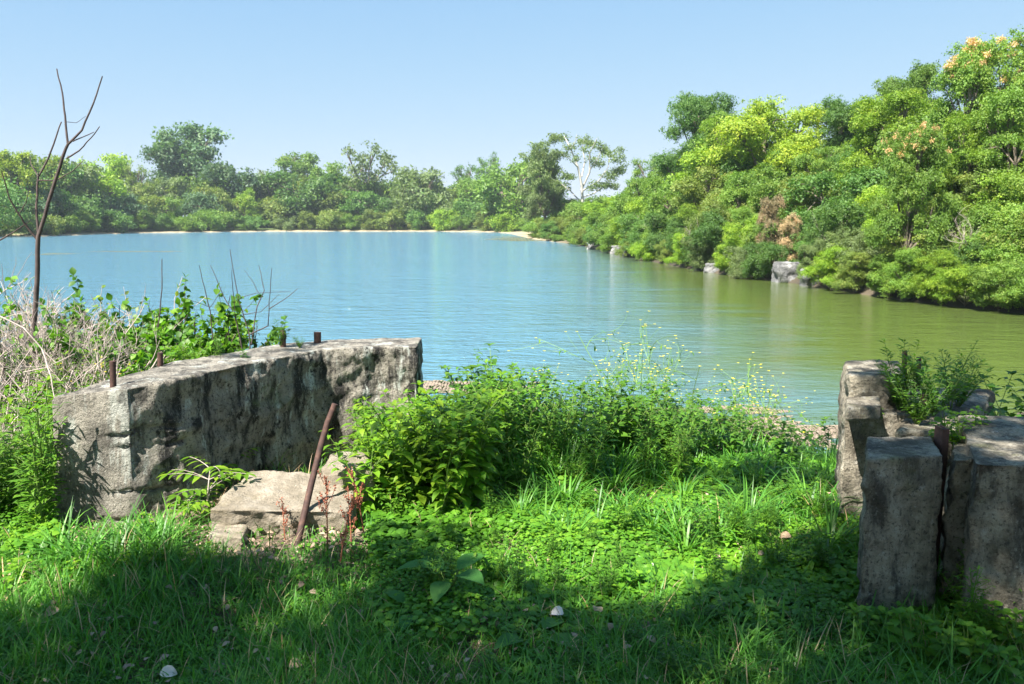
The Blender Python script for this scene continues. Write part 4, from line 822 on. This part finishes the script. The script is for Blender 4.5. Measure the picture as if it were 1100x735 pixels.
for k, (px, top, d) in enumerate([(95, 335, 5.8), (110, 345, 6.2), (60, 350, 5.8), (140, 352, 6.4), (85, 365, 5.2)]):
    p = atd(px, top, d); z0 = gz(p[0], d)
    put('wildflower', MU[k % 4], (M_yellow, M_stem, M_weed), 'wispy yellow-flowered weed in the overgrowth behind the left wall', 'wildflower', (p[0], d, z0), (p[2] - z0), 'yellow wildflowers behind the left wall', names=('flowers', 'stems', 'leaves'))
# grass tussocks one can tell apart
def tussock(seed, n, L0, w, spread=.5):
    np.random.seed(seed); g = Geo(); a = np.random.rand(n) * 6.28; P = np.stack([np.cos(a), np.sin(a), a * 0], -1) * np.random.rand(n, 1) * .05
    D = np.stack([np.cos(a) * spread * np.random.rand(n), np.sin(a) * spread * np.random.rand(n), np.ones(n)], -1); Nn = -np.stack([np.cos(a), np.sin(a), a * 0 + .1], -1)
    blades(g, P, D, Nn, L0 * np.random.uniform(.5, 1.1, n), w, [.7, 1, .95, .7, .4, .04], np.random.uniform(.7, 2.3, n), .15, mid=False)
    return (g.mesh('grass_tuft', True),)
TU = [tussock(800 + q, 26, .34, .011) for q in range(3)]; TF = [tussock(810 + q, 60, .26, .005, .7) for q in range(2)]
def tuft(px, py, lib, k, s, label, group, z=0):
    p = at(px, py, z); o = link('grass_tuft', lib[k % len(lib)][0], M_grass, None, (p[0], p[1], gz(p[0], p[1]) - .01)); o.scale = (s, s, s); o.rotation_euler = (0, 0, k * 1.9); tag(o, label, 'grass tuft', group)
random.seed(31)
for k in range(46): tuft(random.uniform(540, 900), random.uniform(488, 590), TU, k, random.uniform(.7, 1.15), 'tall broad-bladed grass tuft in front of the water, middle right', 'tall grass tufts in the middle right')
for k, (px, py) in enumerate([(578, 540), (560, 548), (600, 535), (640, 565), (660, 545), (700, 560)]): tuft(px, py, TU, k, .9, 'bright arching grass tuft in the sun before the dark thicket', 'arching grass tufts before the thicket')
for k, (px, py) in enumerate([(72, 598), (88, 604), (104, 596), (130, 590), (148, 594), (165, 586), (185, 580), (120, 604), (172, 596), (60, 592)]): tuft(px, py, TU, k, .95, 'long-bladed grass tuft against the near end of the left wall', 'grass tufts against the left wall')
for k, (px, py) in enumerate([(745, 690), (735, 720), (790, 700), (1000, 690), (960, 710), (700, 640)]): tuft(px, py, TF, k, .95, 'fine arching grass tuft in the shade, right foreground', 'fine grass tufts in the right foreground')
for k, (px, py) in enumerate([(285, 508), (298, 505), (315, 507), (270, 512), (330, 500)]): tuft(px, py, TU, k, .38, 'short bright grass tuft between left wall and limestone slab', 'grass tufts behind the slab')
for k in range(30): tuft(random.uniform(-20, 60), random.uniform(480, 600), TU, k, random.uniform(.4, .8), 'ragged grass tuft at the left edge beside the wall', 'grass tufts at the left edge')
# dead leaves one can pick out
M_dleaf = [noisemat('dead_leaf', [(.3, (.34, .22, .13)), (.7, (.5, .36, .24))], 30), noisemat('pale_dead_leaf', [(.3, (.6, .5, .44)), (.7, (.78, .68, .6))], 30)]
for k, (px, py, s, m, lab) in enumerate([(605, 650, .055, 1, 'large pale curled dead leaf lying in the middle foreground'), (641, 640, .045, 0, 'brown dead leaf right of the large pale one'), (170, 700, .05, 1, 'pale dead leaf in the grass at lower left'), (62, 638, .05, 0, 'tan dead leaf in the sunny patch at the left'), (936, 722, .05, 0, 'orange-brown dead leaf below the right blocks'), (700, 600, .05, 1, 'pale dead leaf in the brightest patch of ground cover'), (770, 591, .04, 0, 'brown dead leaf at the right end of the bright patch'), (588, 590, .04, 0, 'small brown dead leaf left of the bright patch'), (508, 577, .06, 0, 'brown dead leaf in the ground cover right of the light weeds'), (850, 573, .05, 0, 'brown dead leaf in the greenery left of the right ruin'), (715, 612, .035, 0, 'small dark dead leaf beside the pale one in the bright patch'), (310, 700, .045, 0, 'brown dead leaf in the shaded grass below the slab')]):
    p = at(px, py, .07); np.random.seed(900 + k); g = Geo(); a = np.random.rand() * 6.28
    blades(g, [(0, 0, 0)], [[math.cos(a), math.sin(a), .3]], [[0.2, -.5, 1]], s * 1.3, s, [.15, .8, 1, .9, .5, .05], 1.2, .4)
    tag(link('dead_leaf', g.mesh('dead_leaf', True), M_dleaf[m], None, (p[0], p[1], gz(p[0], p[1]) + .055)), lab, 'dead leaf')

# ------------------------------------------------------------------ stuff: lawn, ground cover, litter, algae
np.random.seed(77)
def scatter(n, x0, x1, y0, y1, dens):
    # uniform in the picture so the far rows thin out like the eye sees them
    px = np.random.uniform(x0, x1, n); py = np.random.uniform(y0, y1, n)
    u = (px - 550) / F; v = (367.5 - py) / F; t = -EYE / (-sT + v * cT); x = u * t; y = (cT + v * sT) * t
    k = np.random.rand(n) < dens(px, py); k &= lakedist(x, y) > 0.05
    x, y = x[k], y[k]
    # keep clear of the stones
    return np.stack([x, y, ground(x, y)], -1), px[k], py[k]
def nz2(x, y, f, s=0): return np.sin(x * f + 1.3 * np.sin(y * f * .7 + s)) * np.sin(y * f * 1.1 + 1.7 * np.sin(x * f * .6 + s * 2))
def dirt(px, py): return np.exp(-(((px - 290) / 110) ** 2 + ((py - 585) / 20) ** 2)) * .93
def gd(px, py):
    lawn = np.where(px < 420, 1, np.where(py > 660, .95, .6)) * (1 - dirt(px, py))
    return lawn * (1 - .55 * (nz2(px, py, .03) > .3))
def addgrass(n, x0, x1, y0, y1, L0, w, dens, dmax=1.6):
    P, px, py = scatter(n, x0, x1, y0, y1, dens); m = len(P); a = np.random.rand(m) * 6.28
    sc = np.random.uniform(.45, 1.2, m) * (1 + .35 * nz2(P[:, 0], P[:, 1], 2.3)); sp = np.random.rand(m) * .9
    D = np.stack([np.cos(a) * sp, np.sin(a) * sp, np.ones(m)], -1); Nn = -np.stack([np.cos(a), np.sin(a), np.full(m, .1)], -1)
    rn = np.clip(.45 + .3 * nz2(P[:, 0], P[:, 1], 1.7, 2) + np.random.randn(m) * .25, 0, 1)
    blades(G_, P - [0, 0, .005], D, Nn, L0 * sc, w * np.random.uniform(.6, 1.3, m), GRASS, np.random.uniform(.2, dmax, m), 0, mid=False, rnd=rn)
G_ = Geo(); addgrass(2600, -60, 1160, 500, 800, .17, .004, lambda px, py: .9 * np.ones_like(px), 1.2)
tag(link('dry_stalks', G_.mesh('dry_stalks', True), leafmat('dry_stalk', (.38, .3, .17), tr=.1)), 'thin dry straw-coloured stalks lying through the green grass', 'dry grass', kind='stuff')
G_ = Geo()
addgrass(70000, -60, 1160, 585, 800, .095, .0042, gd)
addgrass(12000, -60, 430, 555, 800, .15, .006, gd)
addgrass(22000, -60, 1160, 478, 600, .10, .006, lambda px, py: np.where((px < 60) | (px > 480), .8, .3) * (1 - dirt(px, py)))
addgrass(5000, 520, 1160, 600, 800, .2, .006, lambda px, py: .9 * np.ones_like(px), 2)
addgrass(5000, 420, 920, 470, 520, .2, .009, lambda px, py: .9 * np.ones_like(px), 1.4)
addgrass(16000, 1100, 1900, 440, 800, .12, .006, lambda px, py: .9 * np.ones_like(px)); addgrass(5000, 1100, 1900, 420, 520, .22, .008, lambda px, py: .9 * np.ones_like(px)); addgrass(12000, -700, -60, 430, 800, .13, .006, lambda px, py: .9 * np.ones_like(px))
addgrass(7000, -80, 300, 420, 500, .25, .01, lambda px, py: .9 * np.ones_like(px), 1.4)
tag(link('grass', G_.mesh('grass', True), M_grass), 'rough green grass covering the ground', 'grass', kind='stuff')
g = Geo()
def cover(n, x0, x1, y0, y1, L0, dens, h):
    P, px, py = scatter(n, x0, x1, y0, y1, dens); m = len(P); a = np.random.rand(m) * 6.28
    P[:, 2] += np.random.rand(m) ** .7 * h * (1 + .5 * nz2(P[:, 0], P[:, 1], 3.1)); D = np.stack([np.cos(a), np.sin(a), np.random.uniform(-.1, .4, m)], -1)
    Nn = np.array([0, -.15, 1.]) + np.random.randn(m, 3) * .28; L = L0 * np.random.uniform(.35, 1.3, m) * (1 + .45 * nz2(P[:, 0], P[:, 1], 4.2, 3))
    rn = np.clip(.5 + .3 * nz2(P[:, 0], P[:, 1], 2.9, 1) + np.random.randn(m) * .22, 0, 1)
    blades(g, P, D, Nn, L, L * .85, [.3, 1, .95, .4], .5, .15, mid=False, rnd=rn)
cover(60000, 400, 940, 490, 690, .03, lambda px, py: (1 - .4 * (nz2(px, py, .04) > .35)) * np.clip((690 - py) / 60, .15, 1), .08)
cover(9000, 0, 400, 560, 740, .022, lambda px, py: .5 * (1 - dirt(px, py)), .04)
cover(7000, 880, 1120, 620, 760, .03, lambda px, py: .9 * np.ones_like(px), .07)
cover(9000, 540, 960, 650, 780, .026, lambda px, py: .5 * np.ones_like(px), .05)
cover(12000, 1100, 1900, 440, 780, .032, lambda px, py: .8 * np.ones_like(px), .08)
cover(7000, -700, -60, 440, 780, .032, lambda px, py: .8 * np.ones_like(px), .08)
cover(8000, -60, 60, 440, 590, .035, lambda px, py: .8 * np.ones_like(px), .12)
tag(link('ground_cover', g.mesh('ground_cover', True), M_cover), 'carpet of small round green leaves between the walls', 'ground cover', kind='stuff')
g = Geo(); P, px, py = scatter(9000, -40, 1140, 500, 760, lambda px, py: .22 + .9 * np.exp(-(((px - 290) / 120) ** 2 + ((py - 588) / 22) ** 2))); m = len(P)
P[:, 2] += .008 + np.random.rand(m) ** 2 * .05; a = np.random.rand(m) * 6.28; L = np.random.uniform(.012, .045, m)
blades(g, P, np.stack([np.cos(a), np.sin(a), np.random.uniform(-.1, .2, m)], -1), np.array([0, 0, 1.]) + np.random.randn(m, 3) * .35, L, L * .7, [.2, 1, .8, .1], .8, .3, mid=False)
M_litter = leafmat('leaf_litter', (.34, .24, .17), var=.9, yel=0, tr=.05)
tag(link('leaf_litter', g.mesh('leaf_litter'), M_litter), 'scattered dry brown leaf litter and chips', 'leaf litter', kind='stuff')
def mat_algae(nm, c): return noisemat(nm, [(.3, tuple(q * .6 for q in c)), (.7, c)], 7, rough=.6, bscale=30)
def algae(name, x0, x1, y0, y1, cell, thr, f, mat, label, st=3.0):
    xs = np.arange(x0, x1, cell); ys = np.arange(y0, y1, cell); g = Geo(); V = []; 
    for x in xs:
        for y in ys:
            e = ((x - (x0 + x1) / 2) / ((x1 - x0) / 2)) ** 2 + ((y - (y0 + y1) / 2) / ((y1 - y0) / 2)) ** 2
            v = noise.fractal(Vector((x * f / st, y * f, 3.3)), .8, 2, 4) - e * .25
            if v > thr and lakedist(np.array([x]), np.array([y]))[0] < -.02:
                q = [(x + random.uniform(-.3, .3) * cell + dx * cell, y + random.uniform(-.3, .3) * cell + dy * cell, WZ + .006) for dx, dy in ((-.6, -.5), (.6, -.5), (.6, .5), (-.6, .5))]; V += q
    if V: g.add(V, np.arange(len(V)).reshape(-1, 4)); 
    tag(link(name, g.mesh(name), mat), label, 'algae', kind='stuff')
random.seed(2)
A1 = mat_algae('tan_algae', (.36, .28, .2)); A2 = mat_algae('olive_algae', (.2, .2, .08))
algae('floating_algae', .6, 5.0, 9.3, 13.6, .045, .07, 1.2, A1, 'tan floating algae scum near the shore left of the right ruin')
algae('floating_algae', -2.2, .8, 11.5, 15.5, .06, .02, 1.2, A1, 'tan floating algae flecks behind the middle thicket')
algae('algae_streak', -42, -24, 68, 78, .3, .12, .25, A2, 'long olive algae streak on the far left water', 5)
algae('algae_streak', -4, 14, 105, 160, .5, .12, .12, A2, 'olive algae off the point on the far shore', 4)

# ------------------------------------------------------------------ the shade tree over the viewer: its leaves dapple the foreground
np.random.seed(12)
def inpoly(px, py, poly):
    c = False; n = len(poly)
    for a in range(n):
        (x1, y1), (x2, y2) = poly[a], poly[(a + 1) % n]
        if (y1 > py) != (y2 > py) and px < (x2 - x1) * (py - y1) / (y2 - y1) + x1: c = not c
    return c
LIT = [[(-200, 300), (-200, 640), (50, 660), (112, 618), (215, 596), (392, 588), (420, 520), (400, 300)],
       [(545, 545), (700, 548), (835, 575), (830, 610), (720, 655), (600, 628), (540, 585)], [(360, 380), (360, 480), (440, 500), (560, 500), (660, 480), (700, 380)]]
S = np.array(SUN); lit_pts = []; sh_pts = []
for x in np.arange(-5.5, 6.5, .3):
    for y in np.arange(1.2, 7.5, .28):
        v = np.array([x, y, 0]) - [0, 0, EYE]; fy = v[1] * cT - v[2] * sT; ux = v[0] / fy * F + 550; uy = 367.5 - (v[1] * sT + v[2] * cT) / fy * F
        p = np.array([x + np.random.uniform(-.1, .1), y + np.random.uniform(-.1, .1), .05])
        if any(inpoly(ux, uy, q) for q in LIT): lit_pts += [p, p + [0, 0, .45]]
        elif uy > 590 and nz2(x, y, 4.1, 1) > .5: continue
        elif uy > 590: sh_pts += [p] if np.random.rand() < .55 else [p, p + np.random.uniform(-.15, .15, 3) * [1, 1, 0]]
        elif uy > 500 and np.random.rand() < .5: sh_pts.append(p)
        elif uy > 440 and ux > 880: sh_pts.append(p)
# wall: near face lit, top and far half shaded
for s in np.arange(0, 1.02, .05):
    xy = np.array([np.interp(s * WL, seg, front[:, 0]), np.interp(s * WL, seg, front[:, 1])])
    if s < .22: lit_pts += [np.array([xy[0], xy[1], z]) for z in (.15, .4, .62)]
    else: sh_pts += [np.array([xy[0], xy[1], z]) for z in (.2, .45)] if np.random.rand() < .8 else []
    sh_pts += [np.array([xy[0] - .1, xy[1] + .15, ZT]), np.array([xy[0] - .18, xy[1] + .27, ZT]), np.array([xy[0] - .27, xy[1] + .4, ZT]), np.array([xy[0] - .2, xy[1] + .3, ZT])]
for (px, py, z) in [(970, 600, .2), (970, 540, .4), (960, 480, .66), (1080, 600, .2), (1080, 540, .4), (1065, 520, .5), (950, 410, .5), (940, 430, .4), (1050, 460, .68), (990, 490, .6), (1000, 560, .3), (940, 570, .3)]: sh_pts += [at(px, py, z)]
for (px, py, z) in [(985, 455, .6), (1080, 480, .68), (925, 394, .8), (915, 470, .4), (915, 510, .25)]: lit_pts.append(at(px, py, z))
lit_pts = np.array(lit_pts); g = Geo(); cents = []
for p in sh_pts:
    h = np.random.uniform(5.2, 7.6); c = p + S * (h - p[2]) / S[2]
    rel = lit_pts - c; dist = np.linalg.norm(np.cross(rel, S), axis=1).min()
    r = min(.33, dist * .75)
    if r < .1 or np.random.rand() < .16: continue
    n = int(165 * (r / .3) ** 2); d = unit(np.random.randn(n, 3)); P = c + d * np.random.rand(n, 1) ** .4 * r * np.array([1, 1, .7])
    diamonds(g, P, unit(np.random.randn(n, 3) * .6 + [0, 0, .8]), .085, .058); cents.append(c)
tb = thing('shade_tree', 'broad leafy tree over the viewer whose shade dapples the foreground', 'tree', (3.2, -6.0, 0))
cr = link('crown', g.mesh('crown'), leafmat('thin_canopy_leaf', (0.13, 0.26, 0.03), tr=0.5), tb); cr.matrix_parent_inverse = tb.matrix_world.inverted(); cr.location = (-3.2, 6.0, 0)
tg = Geo(); root = np.array([0, 0, -.1]); fk = np.array([-.2, .3, 3.4]); tube(tg, [root, root * .5 + fk * .5 + [.05, 0, 0], fk], [.28, .22, .18], 12)
for c in cents[::9]:
    e = c - [3.2, -6.0, 0]; m1 = fk + (e - fk) * .5 + [0, 0, .35]; tube(tg, [fk, fk + (m1 - fk) * .5 + [0, 0, .15], m1, e], [.08, .06, .035, .008], 6)
link('trunk', tg.mesh('trunk', True), M_bark, tb)

# ------------------------------------------------------------------ summer haze
g = Geo(); cbox(g, -6400, 6400, -6400, 6400, -3.9, 40); hz_ = bpy.data.materials.new('haze'); t_, N_, L_ = nodes(hz_)
pv = N_.new('ShaderNodeVolumePrincipled'); pv.inputs['Density'].default_value = 0.00028; pv.inputs['Color'].default_value = (0.8, 0.9, 1, 1); pv.inputs['Anisotropy'].default_value = 0.1
oo = N_.new('ShaderNodeOutputMaterial'); L_.new(pv.outputs[0], oo.inputs['Volume'])
tag(link('haze', g.mesh('haze'), hz_), 'thin pale summer haze over the lake', 'haze', kind='stuff')
# ------------------------------------------------------------------ tell the members of small groups apart by their order in the view
bpy.context.view_layer.update()
byl = {}
for o in scene.objects:
    if o.parent is None and 'group' in o and 'label' in o: byl.setdefault(o['label'], []).append(o)
for lab, os_ in byl.items():
    if 1 < len(os_) <= 29 and len(lab.split()) <= 12:
        def pxo(o): p = o.location; fy = p.y * cT - (p.z - EYE) * sT; return p.x / fy
        for q, o in enumerate(sorted(os_, key=pxo)): o['label'] = lab + ', ' + ORD[q + 1] + ' from the left'
